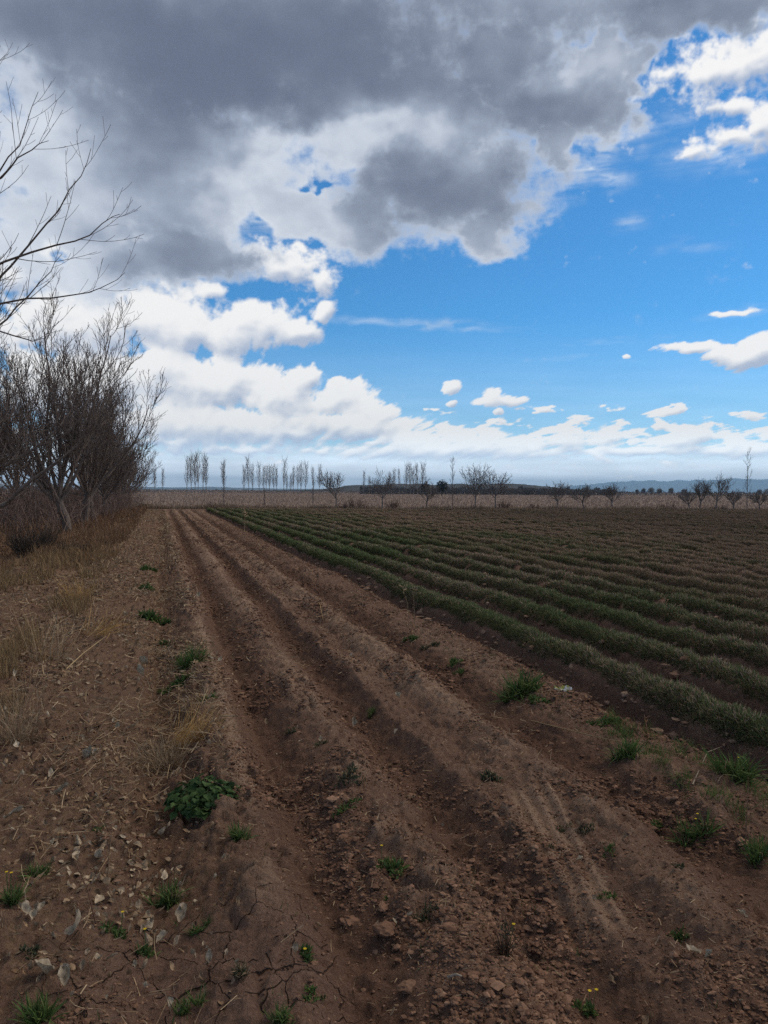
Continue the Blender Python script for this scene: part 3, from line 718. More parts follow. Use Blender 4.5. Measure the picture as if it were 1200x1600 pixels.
WEEDS = [
 ('mallow', 320, 1258, 106, 'large dark round-leaved weed cushion on the bare left border', 0),
 ('grass', 372, 1305, 52, 'small grassy weed right below the dark round-leaved cushion', 0),
 ('grass', 265, 1405, 66, 'bright upright grass tuft above the crumpled pale leaves, near left', 0),
 ('leafy', 187, 1453, 52, 'green weed with one yellow flower left of the bright grass tuft', 1),
 ('leafy', 228, 1482, 58, 'spreading green weed below the bright tuft beside a pale leaf', 1),
 ('grass', 312, 1450, 46, 'thin grass tuft right of the crumpled pale leaves', 0),
 ('leafy', 597, 1347, 84, 'widest green weed patch on the ridge in the middle of the bare strip', 1),
 ('leafy', 550, 1206, 56, 'grey-green weed on the ridge, above the bright crouching one', 0),
 ('leafy', 540, 1257, 48, 'bright green crouching weed on the middle ridge', 0),
 ('grass', 668, 1428, 50, 'dull thin-bladed tuft below the widest ridge weed', 0),
 ('leafy', 606, 1402, 30, 'tiny weed between clods under the widest ridge weed', 0),
 ('leafy', 766, 1206, 54, 'dull ragged weed on the second ridge slope', 0),
 ('grass', 815, 1066, 78, 'tallest lush bright green tuft beside the first crop row', 0),
 ('leafy', 846, 1086, 46, 'low green spill on the right of the lush tuft', 0),
 ('leafy', 714, 1029, 36, 'upper one of two flat weeds left of the lush tuft', 0),
 ('leafy', 716, 1042, 30, 'lower one of two flat weeds left of the lush tuft', 0),
 ('leafy', 674, 1004, 32, 'round dark weed on the weedy ridge near the thin tall stalks', 0),
 ('leafy', 640, 992, 34, 'weed at the foot of the thin tall stalks', 0),
 ('leafy', 940, 1124, 52, 'low bright weed beside the furrow, right of the pale wrapper', 0),
 ('grass', 985, 1182, 66, 'grass tuft at the end of the long yellow straw', 0),
 ('grass', 1160, 1215, 80, 'bright yellow-green grass tuft at the right edge of the field path', 1),
 ('grass', 1085, 1265, 62, 'grass tuft with yellow flowers in the grassy patch at the right', 2),
 ('grass', 1190, 1330, 60, 'dark grass tuft at the far right below the grassy patch', 0),
 ('leafy', 1024, 1285, 34, 'small dark upright weed left of the grassy patch', 0),
 ('leafy', 884, 1284, 34, 'small dark weed at the upper end of the tyre print', 0),
 ('leafy', 862, 1322, 30, 'small dark weed in the middle of the tyre print', 0),
 ('leafy', 914, 1292, 40, 'flat grey weed right of the tyre print', 0),
 ('leafy', 950, 1330, 30, 'tiny weed sprig right of the tyre print, lower', 0),
 ('leafy', 1056, 1356, 32, 'dark weed sprig in the open soil at the right', 0),
 ('leafy', 946, 1394, 38, 'low weed growing just below the tyre print', 0),
 ('leafy', 1062, 1436, 50, 'loose weed growth at the lower right among fine clods', 0),
 ('thistle', 480, 1490, 46, 'thin weed with one yellow flower at the bottom of the strip', 1),
 ('leafy', 490, 1543, 54, 'broader green weed right below the yellow-flowered thin one', 0),
 ('grass', 440, 1588, 60, 'grass tuft cut by the bottom edge, left of the middle', 0),
 ('grass', 296, 1572, 56, 'dark green tuft near the cracked crust at the bottom left', 0),
 ('grass', 377, 1526, 46, 'faint grass tuft right of the cracked crust', 0),
 ('grass', 62, 1582, 84, 'wide grass tuft in the bottom left corner beside pale leaves', 0),
 ('leafy', 46, 1492, 60, 'dull low weed above the bottom left corner', 0),
 ('grass', 64, 1358, 48, 'small dark tuft on the left border, by the leaf with a stalk', 0),
 ('grass', 14, 1410, 60, 'yellow-flowered grassy weed cut by the left edge', 2),
 ('leafy', 148, 1290, 28, 'tiny weed left of the dark round-leaved cushion', 0),
 ('grass', 294, 1031, 58, 'green tuft on the border beside the tyre lugs', 0),
 ('leafy', 276, 1067, 62, 'flat green weed among white leaves beside the tyre lugs', 0),
 ('leafy', 256, 1001, 46, 'middle weed of the green line along the border', 0),
 ('leafy', 238, 966, 60, 'wide flat weed of the green line, above the middle one', 0),
 ('leafy', 222, 916, 40, 'farther weed of the green line along the border', 0),
 ('leafy', 231, 881, 30, 'farthest small weed of the green line along the border', 0),
 ('leafy', 322, 1085, 36, 'little weed at the inner edge of the tyre lugs', 0),
 ('leafy', 458, 1138, 30, 'faint weed on the first ridge of the bare strip', 0),
 ('leafy', 500, 1150, 28, 'second faint weed on the first ridge, further right', 0),
 ('grass', 582, 1116, 32, 'grass sprig by the white leaf on the middle ridge', 0),
 ('dead', 788, 1490, 60, 'dark dead weed with bare stems and one pale yellow flower', 1),
 ('thistle', 922, 1572, 44, 'slim weed with bright yellow flowers at the bottom right', 2),
]
for k_, (kind, u, v, w, lab, fl) in enumerate(WEEDS):
    weed(kind, u, v, w, lab, 300+k_, fl, tall=1.5 if kind == 'thistle' else 1.15 if kind == 'grass' else 1., dry=.6 if any(s in lab for s in ('dull', 'grey', 'faint', 'dark weed')) else .1)

# dry grass tussocks
def tussock(u, v, wpx, hpx, label, n, leanx, cols, seed):
    x, y = ground_px(u, v); r = np.random.default_rng(seed); dist = math.hypot(x, y); R = wpx/1200*dist*.5; Hh = hpx/1200*dist
    root = empty('dry_tussock', (x, y, h1(x, y)), label=label, cat='dry grass')
    a = r.uniform(0, 6.28, n); rr = R*.5*np.sqrt(r.random(n))
    base = np.stack([rr*np.cos(a), rr*np.sin(a), np.zeros(n)-.01], 1)
    d = np.stack([np.cos(a)*.45+leanx, np.sin(a)*.45, np.ones(n)], 1)+r.normal(0, .25, (n, 3))
    V, q, k = ribbons(base, d, rand_unit_xy(n, r), Hh*r.uniform(.5, 1.25, n), np.maximum(.0028, dist*.0006)*r.uniform(.7, 1.3, n), r.normal(-.7, .5, n), 0, 5, 'blade')
    add_mesh('blades', V, [q], M_DRY, root, tint=rep(lerp_cols(cols, n, r), k))
    return root
GOLD = [(.42, .25, .09), (.50, .32, .13), (.33, .19, .075)]
tussock(275, 1168, 80, 95, 'golden dry grass tussock leaning over the tyre-marked edge', 330, 1.3, GOLD, 5)
tussock(255, 1190, 95, 55, 'dull matted dry grass under the golden tussock', 330, -.2, STRAWC, 6)
tussock(118, 948, 42, 42, 'small golden dry tuft standing on the left border', 130, .1, GOLD, 7)
tussock(75, 1050, 90, 90, 'loose straw tussock beside the dark hollow', 110, .35, STRAWC+GOLD[:1], 8)
tussock(25, 1180, 90, 90, 'ragged brown tussock at the left edge below the hollow', 170, .1, STRAWC, 9)
tussock(150, 1010, 90, 60, 'thin fallen straw bunch above the pale leaves on the border', 60, .9, GOLD, 10)

# single dry stalks
def stalk(pts, label, rad=.004, colr=(.30, .21, .12), heads=0, name='dry_stalk'):
    p = np.array(pts, float); s = np.linspace(0, 1, 9); i = s*(len(p)-1); j = np.minimum(i.astype(int), len(p)-2); f = (i-j)[:, None]
    c = p[j]*(1-f)+p[j+1]*f
    V, F = tubes(c[None], np.linspace(rad, rad*.45, 9)[None], 5)
    root = empty(name, tuple(p[0]), label=label, cat='dry stalk')
    add_mesh('stem', V-p[0], [F], M_DRY, root, tint=np.tile(colr, (len(V), 1)), smooth=True)
    if heads:
        n = heads; r = np.random.default_rng(int(abs(p[0][0])*1000)); d = r.normal(0, 1, (n, 3))+[0, 0, .6]
        V, q, k = ribbons(c[-1-(np.arange(n) % 3)]-p[0], d, rand_unit_xy(n, r), rad*r.uniform(8, 16, n), rad*r.uniform(3, 5, n), .4, .3, 4, 'leaf', 3)
        add_mesh('sprays', V, [q], M_DRY, root, tint=rep(lerp_cols([colr], n, r), k))
    return root
def tubes(P, R, sides):
    n, m_, _ = P.shape
    T = np.zeros_like(P); T[:, 1:-1] = P[:, 2:]-P[:, :-2]; T[:, 0] = P[:, 1]-P[:, 0]; T[:, -1] = P[:, -1]-P[:, -2]; T = nrm(T)
    ref = np.where(np.abs(T[:, :1, 2:3]) > .9, np.array([1., 0, 0]), np.array([0, 0, 1.]))
    A = nrm(np.cross(T, np.broadcast_to(ref, T.shape))); B = np.cross(T, A)
    a = np.arange(sides)*2*np.pi/sides
    V = P[:, :, None]+R[:, :, None, None]*(A[:, :, None]*np.cos(a)[:, None]+B[:, :, None]*np.sin(a)[:, None])
    b0 = (np.arange(n)*m_*sides)[:, None, None]
    i = np.arange(m_-1)[:, None]*sides; j = np.arange(sides); j2 = (j+1) % sides
    q = np.stack([b0+i+j, b0+i+j2, b0+i+sides+j2, b0+i+sides+j], -1).reshape(-1, 4)
    return V.reshape(-1, 3), q
def gp(u, v, z=None):
    x, y = ground_px(u, v); zz = h1(x, y); x, y = ground_px(u, v, zz)
    return [x, y, h1(x, y)+(z or 0)]
def upright(u, v, hpx, lean, label, **kw):
    b_ = gp(u, v); k = math.hypot(b_[0], b_[1])/1200; h_ = hpx*k
    stalk([b_, [b_[0]+lean*k*.4, b_[1], b_[2]+h_*.55], [b_[0]+lean*k, b_[1]+.01, b_[2]+h_]], label, **kw)
upright(382, 838, 42, 1, 'tallest dry stalk, standing alone at the near edge of the crop', rad=.012, heads=14, colr=(.34, .24, .14))
upright(640, 968, 52, -12, 'left one of two thin stalks before the first crop row', rad=.004, heads=5)
upright(648, 976, 62, -4, 'right one of two thin stalks before the first crop row', rad=.004, heads=5)
upright(1164, 1320, 110, 6, 'reddish dry stalk rising through the grass at the right edge', rad=.0028, colr=(.2, .11, .07))
upright(1012, 1150, 30, -4, 'short forked orange stalk at the furrow edge', rad=.004, colr=(.36, .2, .11), heads=3)
upright(150, 1440, 95, -28, 'bare brown stalk leaning left on the border', rad=.003, colr=(.15, .085, .055))
upright(168, 1372, 70, 6, 'curved straw stalk standing by the pale leaf on the border', rad=.003, colr=(.26, .17, .1))
stalk([gp(830, 1133, .02), gp(930, 1158, .035), gp(1065, 1195, .05)], 'long yellow straw lying along the furrow at the right', rad=.0045, colr=(.36, .25, .13))
stalk([gp(1082, 1232, .02), gp(1105, 1192, .06), gp(1128, 1178, .09)], 'pale twig propped in the grass at the right', rad=.0035, colr=(.28, .23, .17))
stalk([gp(488, 930, .05), gp(500, 950, .06), gp(505, 962, .02)], 'bent golden straw on the furrow side', rad=.006, colr=(.4, .26, .12))
stalk([gp(95, 1058, .03), gp(130, 1030, .06), gp(165, 1000, .05)], 'stout pale straw lying across the left border', rad=.006, colr=(.42, .3, .16))
stalk([gp(700, 1534, .02), gp(712, 1533, .03), gp(722, 1531, .02)], 'short pale stick between clods at the bottom', rad=.006, colr=(.3, .24, .18))

# ------------------------------------------------------------------ single dead leaves, wrapper, stones
def leaf_thing(u, v, spx, label, group=None, seed=0, colr=(.30, .245, .175), curl=None):
    r = np.random.default_rng(900+seed); x, y = ground_px(u, v); dist = math.hypot(x, y); s = spx/1200*dist
    a = r.uniform(0, 6.28); d = np.array([[math.cos(a), math.sin(a), r.uniform(-.1, .15)]])
    V, q, k = ribbons(np.array([[-.4*s*math.cos(a), -.4*s*math.sin(a), .012+.14*s]]), d, np.cross(d, [[0, 0, 1.]])+r.normal(0, .2, (1, 3)), np.array([s]), np.array([s*r.uniform(.4, .62)]), curl if curl is not None else r.uniform(.6, 2.3), r.uniform(.4, 1.5), 8, 'leaf', 7)
    V = V+.14*s*np.stack([perlin(V[:, 0]/s*3.3+seed, V[:, 1]/s*3.3+V[:, 2]/s, s_) for s_ in (1, 2, 3)], 1)+.05*s*np.stack([perlin(V[:, 0]/s*8+seed, V[:, 1]/s*8, s_) for s_ in (4, 5, 6)], 1)
    o = add_mesh('dead_leaf', V, [q], M_DEAD, tint=np.array(colr)*(1+.25*perlin(V[:, 0]/s*5, V[:, 1]/s*5+seed, 4))[:, None]*np.ones((len(V), 1)), smooth=True)
    o.location = (x, y, h1(x, y))
    return tag(o, label, 'leaf', group)
LV = [(122, 1488, 62, 'biggest curled pale leaf, cupped like a bowl on the near left border'), (152, 1362, 28, 'pale leaf hooked under a thin stalk'), (284, 1434, 44, 'crumpled pink-white leaf beside the grass tuft'), (250, 1470, 30, 'white leaf lying against the spreading green weed'), (40, 1462, 34, 'folded tan leaf near the left edge'), (95, 1268, 38, 'torn pale leaf alone on the left border above the tiny weed'), (204, 1158, 34, 'flat buff leaf left of the dry tussock'), (222, 1054, 40, 'long white leaf in the row of border weeds'), (215, 1075, 32, 'upturned white leaf just under the long white one'), (70, 1560, 60, 'wide pale leaf at the bottom left corner'), (100, 1572, 46, 'second wide pale leaf right of the one in the corner'), (1084, 1512, 34, 'white papery leaf in the soil at the lower right'), (1108, 1524, 22, 'small white leaf piece right of the papery one'), (212, 1520, 18, 'small bluish white leaf on the cracked crust'), (155, 1525, 26, 'curled white leaf left of the cracked crust'), (330, 1512, 34, 'narrow twisted leaf right of the cracked crust'), (555, 1122, 26, 'white upright leaf in the second furrow'), (622, 1104, 18, 'pale leaf chip on the ridge right of the white upright one'), (285, 1235, 22, 'pale leaf above the dark round-leaved cushion'), (255, 1305, 26, 'pale leaf at the foot of the dark round-leaved cushion'), (1160, 1452, 24, 'curved white husk at the right side'), (310, 948, 16, 'white leaf in the first furrow'), (330, 1048, 16, 'pale leaf in the furrow next to the tyre lugs'), (20, 1300, 40, 'tan folded leaf cut by the left edge'), (140, 10 + 1200, 40, 'crumpled buff leaf high on the left border')]
for k_, (u, v, s, lab) in enumerate(LV): leaf_thing(u, v, s*.72, lab, 'dead leaves on the border', k_)
r_ = np.random.default_rng(77); done = 0
while done < 240:
    v = 900+700*r_.random()**.8; u = r_.uniform(-10, 120+250*min(1, (v-800)/300)) if r_.random() < .8 else r_.uniform(200, 1150)
    if u > 380 and v < 1000: continue
    c_ = lerp_cols(LEAFC, 1, r_)[0]
    leaf_thing(u, v, r_.uniform(8, 19)*(.45+(v-850)/1100), 'small dry curled leaf scattered on the brown soil', 'small dry leaves on the soil', 100+done, c_); done += 1

def wrapper(u, v, spx, label):
    p = gp(u, v); s = spx/1200*math.hypot(p[0], p[1]); n = 15
    a, b_ = np.meshgrid(np.linspace(-.5, .5, n), np.linspace(-.35, .35, n)); a = a.ravel(); b_ = b_.ravel()
    z = .34*np.abs(perlin(a*4+2, b_*4+1, 3))+.22*np.abs(perlin(a*8, b_*8, 5))+.06
    V = np.stack([a+.12*perlin(a*5, b_*5, 8), b_+.12*perlin(a*5, b_*5, 9), z], 1)*s
    i = (np.arange(n-1)[:, None]*n+np.arange(n-1)).ravel()
    ctint = np.where((perlin(a*3+5, b_*3, 11) > .12)[:, None], (.42, .40, .12), (.62, .62, .58))
    o = add_mesh('crumpled_wrapper', V, [np.stack([i, i+1, i+1+n, i+n], 1)], M_DEAD, tint=ctint); o.location = p
    tag(o, label, 'wrapper')
wrapper(880, 1084, 24, 'crumpled white and yellow wrapper right of the lush green tuft')
STN = [(428, 1323, 20, 'rounded clod standing out in the first furrow'), (598, 1430, 40, 'flat-topped pale clod slab below the widest ridge weed'), (548, 1445, 62, 'big cracked clod left of the flat-topped slab'), (600, 1475, 74, 'long cracked slab of crusted soil at the bottom middle'), (640, 1545, 70, 'broad crusted block of soil at the bottom middle'), (746, 1262, 24, 'round clod in the second furrow'), (932, 1435, 34, 'upright clod below the tyre print'), (1160, 1312, 40, 'round clod pair at the edge of the grass, right'), (766, 1166, 16, 'small pale stone at the ridge crest'), (812, 988, 20, 'reddish clod behind the first crop row'), (1070, 1085, 34, 'broad clod on the back of the first crop row'), (660, 1090, 20, 'flat pale clod on the second ridge'), (640, 1042, 22, 'pale clod on the crest further up'), (490, 1500, 26, 'clod beside the thin yellow-flowered weed'), (740, 1530, 30, 'lumpy clod by the dead weed'), (215, 1360, 26, 'low clod right of the hooked pale leaf'), (1030, 1150, 36, 'pale clod in the furrow under the first crop row')]
for k_, (u, v, s, lab) in enumerate(STN):
    p = gp(u, v); R = s*.5/1200*math.hypot(p[0], p[1])*.5; r = np.random.default_rng(50+k_)
    V3, F3 = ico(3); V = lump_variant(V3, k_+3, .22)
    V = V*(1+.10*perlin(V3[:, 0]*6+k_, V3[:, 1]*6+V3[:, 2]*5, 8))[:, None]
    V = V*R*np.array([r.uniform(.9, 1.2), r.uniform(.7, 1.0), .62 if 'slab' not in lab and 'block' not in lab else .36])
    o = add_mesh('soil_clod', V, [F3], M_STONE, tint=np.tile(lerp_cols(SOILS[1:3], 1, r), (len(V), 1)), smooth=False); o.location = (p[0], p[1], p[2]+R*.12); o.rotation_euler.z = r.uniform(0, 6.28)
    tag(o, lab, 'clod')

# ------------------------------------------------------------------ trees
def grow(pp, pr, n, t0, t1, ang, Ln, up, wob, P, rk, rtip, r, wmode=None):
    """n children on every parent curve"""
    N_ = len(pp); idx = np.repeat(np.arange(N_), n); M = len(idx)
    tt = t0+(t1-t0)*((np.tile(np.arange(n), N_)+r.random(M))/n)
    f = tt*(pp.shape[1]-1); j = np.minimum(f.astype(int), pp.shape[1]-2); w = (f-j)[:, None]
    base = pp[idx, j]*(1-w)+pp[idx, j+1]*w; rad = pr[idx, j]*(1-w[:, 0])+pr[idx, j+1]*w[:, 0]
    T = nrm(pp[idx, j+1]-pp[idx, j])
    ref = np.where(np.abs(T[:, 2:3]) > .9, np.array([1., 0, 0]), np.array([0, 0, 1.]))
    A = nrm(np.cross(T, ref)); B = np.cross(T, A)
    ph = np.tile(np.arange(n), N_)*2.4+np.repeat(r.uniform(0, 6.28, N_), n)+r.normal(0, .4, M)
    an = np.radians(r.uniform(ang[0], ang[1], M))[:, None]
    d = T*np.cos(an)+(A*np.cos(ph)[:, None]+B*np.sin(ph)[:, None])*np.sin(an)
    plen = np.linalg.norm(np.diff(pp, axis=1), axis=2).sum(1)[idx]
    L_ = r.uniform(Ln[0], Ln[1], M)*(plen if wmode == 'rel' else 1)*(1-.45*tt)
    Q = np.zeros((M, P, 3)); Q[:, 0] = base
    for k in range(1, P):
        d = nrm(d+np.array([0, 0, up])+r.normal(0, wob, (M, 3)))
        Q[:, k] = Q[:, k-1]+d*(L_/(P-1))[:, None]
    r0 = np.minimum(rad*.85, np.maximum(rad*rk, rtip*1.2))
    R = r0[:, None]*(1-np.linspace(0, 1, P)**.9)+rtip*np.linspace(0, 1, P)
    return Q, R
def curve1(pts, P=9):
    p = np.array(pts, float); s = np.linspace(0, len(p)-1, P); j = np.minimum(s.astype(int), len(p)-2); f = (s-j)[:, None]
    return (p[j]*(1-f)+p[j+1]*f)[None]
def trunk_curve(h, r0, r1, r, P=8, bend=.06):
    z = np.linspace(-.15, h, P); w = np.cumsum(r.normal(0, bend, (P, 2)), 0)*np.linspace(0, 1, P)[:, None]
    R = r0+(r1-r0)*np.linspace(0, 1, P); R[0] *= 1.45; R[1] *= 1.12
    return np.stack([w[:, 0], w[:, 1], z], 1)[None], R[None]
def tree_leaves(Q, n, size, r, parent, cols):
    i = r.integers(0, len(Q), n); base = Q[i, -1-r.integers(0, 2, n)]
    d = np.array([0, 0, -1.])+r.normal(0, .5, (n, 3))
    V, q, k = ribbons(base, d, rand_unit_xy(n, r), size*r.uniform(.6, 1.2, n), size*.5*r.uniform(.6, 1.1, n), r.normal(0, .8, n), .3, 4, 'leaf', 3)
    return add_mesh('leaves', V, [q], M_DEAD, parent, tint=rep(lerp_cols(cols, n, r), k))
def orchard_tree(name, seed, spread=1., h=1.35, tw=(10, 8, 6), tip=.006, leaves=40, label='', **kw):
    r = np.random.default_rng(seed); root = empty(name, (0, 0, 0), label=label, **kw)
    tq, tr = trunk_curve(h, .17, .13, r)
    tk, f = tubes(tq, tr, 12); add_mesh('trunk', tk, [f], M_BARK, root, smooth=True)
    l1q, l1r = grow(tq, tr, 11, .74, 1.0, (6, 62), (6.4*spread, 11.4*spread), .10, .075, 10, .55, .016, r)
    V, f = tubes(l1q, l1r, 7)
    add_mesh('limbs', V, [f], M_LIMB, root, smooth=True)
    l2q, l2r = grow(l1q, l1r, tw[0], .12, 1., (16, 48), (1.5, 3.6), .16, .06, 8, .5, .009, r)
    l3q, l3r = grow(l2q, l2r, tw[1], .15, 1., (18, 48), (.5, 1.5), .16, .07, 5, .55, tip*1.1, r)
    l4q, l4r = grow(l3q, l3r, tw[2], .2, 1., (22, 55), (.15, .5), .12, .08, 4, .6, tip, r)
    a, fa = tubes(l2q, l2r, 5); b_, fb = tubes(l3q, l3r, 4); c, fc = tubes(l4q, l4r, 3)
    add_mesh('branches', np.concatenate([a, b_]), [fa, fb+len(a)], M_LIMB, root, smooth=True)
    add_mesh('twigs', c, [fc], M_TWIG, root)
    if leaves: tree_leaves(l4q, leaves, .07, r, root, [(.03, .024, .02), (.06, .04, .03)])
    return root
GRP = 'bare orchard trees along the left border'
X0, Y0 = ground_px(105, 832)
main = orchard_tree('orchard_tree', 11, 1.0, 1.25, (13, 8, 4), .0058, 45, 'bare tree with pale trunk and dense upright shoots, foremost trunk in view on the left', cat='tree', group=GRP)
main.location = (X0, Y0, h1(X0, Y0)); main.rotation_euler.z = 3.6
alt1 = orchard_tree('orchard_tree', 23, .88, 1.5, (10, 7, 4), .0075, 20, 'bare tree just behind the foremost pale trunk', cat='tree', group=GRP)
alt1.location = (-3.3, 37.5, h1(-3.3, 37.5))
alt2 = orchard_tree('orchard_tree', 37, .80, 1.4, (10, 7, 4), .009, 0, 'bare tree behind the second trunk of the left row', cat='tree', group=GRP)
alt2.location = (-3.4, 43, h1(-3.4, 43))
ordn = ['fourth', 'fifth', 'sixth', 'seventh', 'eighth', 'ninth', 'last visible']
for k_, y in enumerate((48.5, 54, 59.5, 66, 72, 79, 87)):
    src = (alt1, alt2)[k_ % 2]
    copy_thing(src, (-3.3-.1*(k_ % 3), y, 0), 1.1*k_+.4, (.92-.03*k_, .92-.03*k_, .86-.03*k_), label='%s bare tree of the left row, counted from the foremost trunk' % ordn[k_], group=GRP)
# trees whose trunks stand just outside the left edge
t20 = orchard_tree('orchard_tree', 51, .85, 1.35, (9, 6, 4), .0055, 10, 'bare tree at the left edge with grey limbs crossing in front of the row', cat='tree', group=GRP)
t20.location = (-5.6, 22.5, h1(-5.6, 22.5)); t20.rotation_euler.z = 2.0
for k_, (x, y) in enumerate(((-7.6, 30), (-7.4, 38.5), (-8.2, 50))):
    copy_thing((alt1, main, alt2)[k_], (x, y, 0), 2.2*k_, .9, label='bare tree of the second row, %s behind the left edge' % ('nearest', 'middle', 'farthest')[k_], cat='tree', group='bare trees of the second row')

# the nearest tree: its limbs reach in at the upper left
def near_tree():
    r = np.random.default_rng(5)
    B0 = np.array([-5.35, 12.6, 0.])
    root = empty('orchard_tree', tuple(B0), label='nearest bare tree, only its thin limbs reaching in at the upper left', cat='tree', group=GRP)
    tq, tr = trunk_curve(1.5, .17, .13, r)
    V, f = tubes(tq, tr, 12); add_mesh('trunk', V, [f], M_BARK, root, smooth=True)
    def pt(u, v, d):
        return EYE*np.array([0, 0, 1])+d*(FW+RT*(u-600)/1200-UPV*(v-800)/1200)-B0
    top = np.array([0, 0, 1.4])
    main_l = [
        [top, top+[.5, .1, 1.6], pt(-70, 380, 13.2), pt(-20, 300, 13.0), pt(12, 250, 12.8), pt(38, 205, 12.7), pt(60, 140, 12.6)],
        [top, top+[.9, 0, 1.4], pt(-60, 490, 12.6), pt(0, 432, 12.4), pt(60, 365, 12.2), pt(100, 318, 12.1), pt(130, 270, 12.0), pt(141, 232, 12.0)],
        [top, top+[.8, -.2, 1.2], pt(-70, 450, 11.8), pt(-10, 415, 11.6), pt(70, 393, 11.5), pt(125, 377, 11.4), pt(165, 350, 11.4), pt(190, 334, 11.4)],
        [top, top+[.9, .2, .8], pt(-80, 500, 13.4), pt(0, 475, 13.2), pt(60, 466, 13.0), pt(125, 462, 13.0), pt(165, 448, 12.9), pt(196, 424, 12.9)],
        [top, top+[.8, .4, .6], pt(-90, 540, 13.8), pt(-10, 516, 13.8), pt(35, 528, 13.7), pt(62, 532, 13.7), pt(80, 520, 13.7)],
        [top, top+[.7, -.3, 1.8], pt(-60, 330, 12.4), pt(-10, 285, 12.3), pt(25, 250, 12.2), pt(55, 228, 12.2), pt(82, 224, 12.2)],
        [top, top+[.9, .3, 1.0], pt(-60, 560, 12.9), pt(0, 505, 12.9), pt(40, 470, 12.9), pt(75, 425, 12.9), pt(95, 395, 12.9)],
        [top, top+[.6, .5, 2.0], pt(-70, 300, 13.6), pt(-30, 190, 13.6), pt(-8, 110, 13.6), pt(6, 84, 13.6)],
        [top, top+[-.7, .3, 1.2], top+[-1.6, .5, 3.0], top+[-2.2, .8, 5.2]],
        [top, top+[-.3, 1.0, 1.4], top+[-.5, 2.2, 3.2], top+[-.4, 2.8, 5.4]],
        [top, top+[-.5, -.8, 1.4], top+[-1.1, -1.7, 3.2], top+[-1.2, -2.0, 5.6]],
        [top, top+[.9, .3, .3], pt(-70, 800, 17), pt(0, 795, 17.0), pt(45, 757, 17.0), pt(100, 712, 17.0), pt(132, 688, 17)],
    ]
    L1 = np.concatenate([curve1(p, 14) for p in main_l]); L1[:, 2:] += r.normal(0, .022, L1[:, 2:].shape)
    t_ = np.linspace(0, 1, 14); R1 = (.030*(1-t_)**1.25+.0038)[None]*np.ones((len(L1), 1)); R1[-1] = .075*(1-t_)+.014
    V, f = tubes(L1, R1, 7); add_mesh('limbs', V, [f], M_LIMB, root, smooth=True)
    q2, r2 = grow(L1, R1, 7, .40, .97, (22, 46), (.5, 1.6), .10, .045, 7, .45, .0028, r)
    q3, r3 = grow(q2, r2, 3, .2, .9, (25, 50), (.08, .45), .10, .05, 5, .6, .0024, r)
    a, fa = tubes(q2, r2, 5); b_, fb = tubes(q3, r3, 4)
    add_mesh('crown', np.concatenate([a, b_]), [fa, fb+len(a)], M_TWIG, root)
near_tree()

# brush and thicket under the trees, too tangled to count
def thicket(name, cx, cy, sx, sy, n, hgt, cols, r, up=.35, rad=.006):
    x = r.normal(cx, sx, n); y = r.uniform(cy-sy, cy+sy, n)
    Q = np.zeros((n, 6, 3)); Q[:, 0] = np.stack([x, y, height(x, y)-.05], 1)
    d = np.stack([r.normal(0, .5, n), r.normal(0, .5, n), np.ones(n)], 1); L_ = hgt*r.uniform(.4, 1.15, n)
    for k in range(1, 6):
        d = nrm(d+np.array([0, 0, up-.25])+r.normal(0, .16, (n, 3))); Q[:, k] = Q[:, k-1]+d*(L_/5)[:, None]
    R = np.full((n, 1), rad)*np.linspace(1, .5, 6)*r.uniform(.7, 1.4, (n, 1))
    q2, r2 = grow(Q, R, 4, .25, 1, (25, 60), (.25, .6), .05, .12, 4, .7, rad*.55, r, 'rel')
    a, fa = tubes(Q, R, 3); b_, fb = tubes(q2, r2, 3); V = np.concatenate([a, b_])
    c = np.concatenate([rep(lerp_cols(cols, n, r), 18), rep(lerp_cols(cols, len(q2), r), 12)])
    return tag(add_mesh(name, V, [fa, fb+len(a)], M_DRY, tint=c), kind='stuff')
r_ = np.random.default_rng(3)
BRUSH = [(.20, .135, .105), (.26, .17, .12), (.15, .115, .10)]
thicket('undergrowth', -6.4, 52, 1.9, 24, 1900, 1.8, BRUSH, r_, rad=.010)
thicket('undergrowth', -3.6, 62, .8, 25, 600, 1.4, BRUSH, r_, rad=.011)
def bush(name, x, y, R, h_, n, cols, label, cat, seed, rad=.008, z=0, group=None):
    r = np.random.default_rng(seed); root = empty(name, (x, y, z), label=label, cat=cat, group=group)
    a = r.uniform(0, 6.28, n); rr = R*.5*np.sqrt(r.random(n)); Q = np.zeros((n, 5, 3)); Q[:, 0] = np.stack([rr*np.cos(a), rr*np.sin(a), np.zeros(n)-.05], 1)
    d = np.stack([np.cos(a)*.55*R/h_, np.sin(a)*.55*R/h_, np.ones(n)], 1)+r.normal(0, .25, (n, 3)); L_ = h_*r.uniform(.5, 1.1, n)
    for k in range(1, 5):
        d = nrm(d+r.normal(0, .12, (n, 3))); Q[:, k] = Q[:, k-1]+d*(L_/4)[:, None]
    Rr = np.full((n, 1), rad)*np.linspace(1, .5, 5); q2, r2 = grow(Q, Rr, 5, .2, 1, (25, 60), (.2, .5), .02, .1, 4, .7, rad*.6, r, 'rel')
    A_, fa = tubes(Q, Rr, 3); B_, fb = tubes(q2, r2, 3)
    add_mesh('stems', A_, [fa], M_DRY, root, tint=rep(lerp_cols(cols, n, r), 15)); add_mesh('crown', B_, [fb], M_DRY, root, tint=rep(lerp_cols(cols, len(q2), r), 12))
    return root
x, y = ground_px(52, 862); bush('brush_heap', x, y, .75, .75, 160, [(.05, .042, .036), (.07, .055, .045), (.09, .07, .05)], 'dark heap of brush in the hollow at the left', 'brush', 3, .007, h1(x, y))
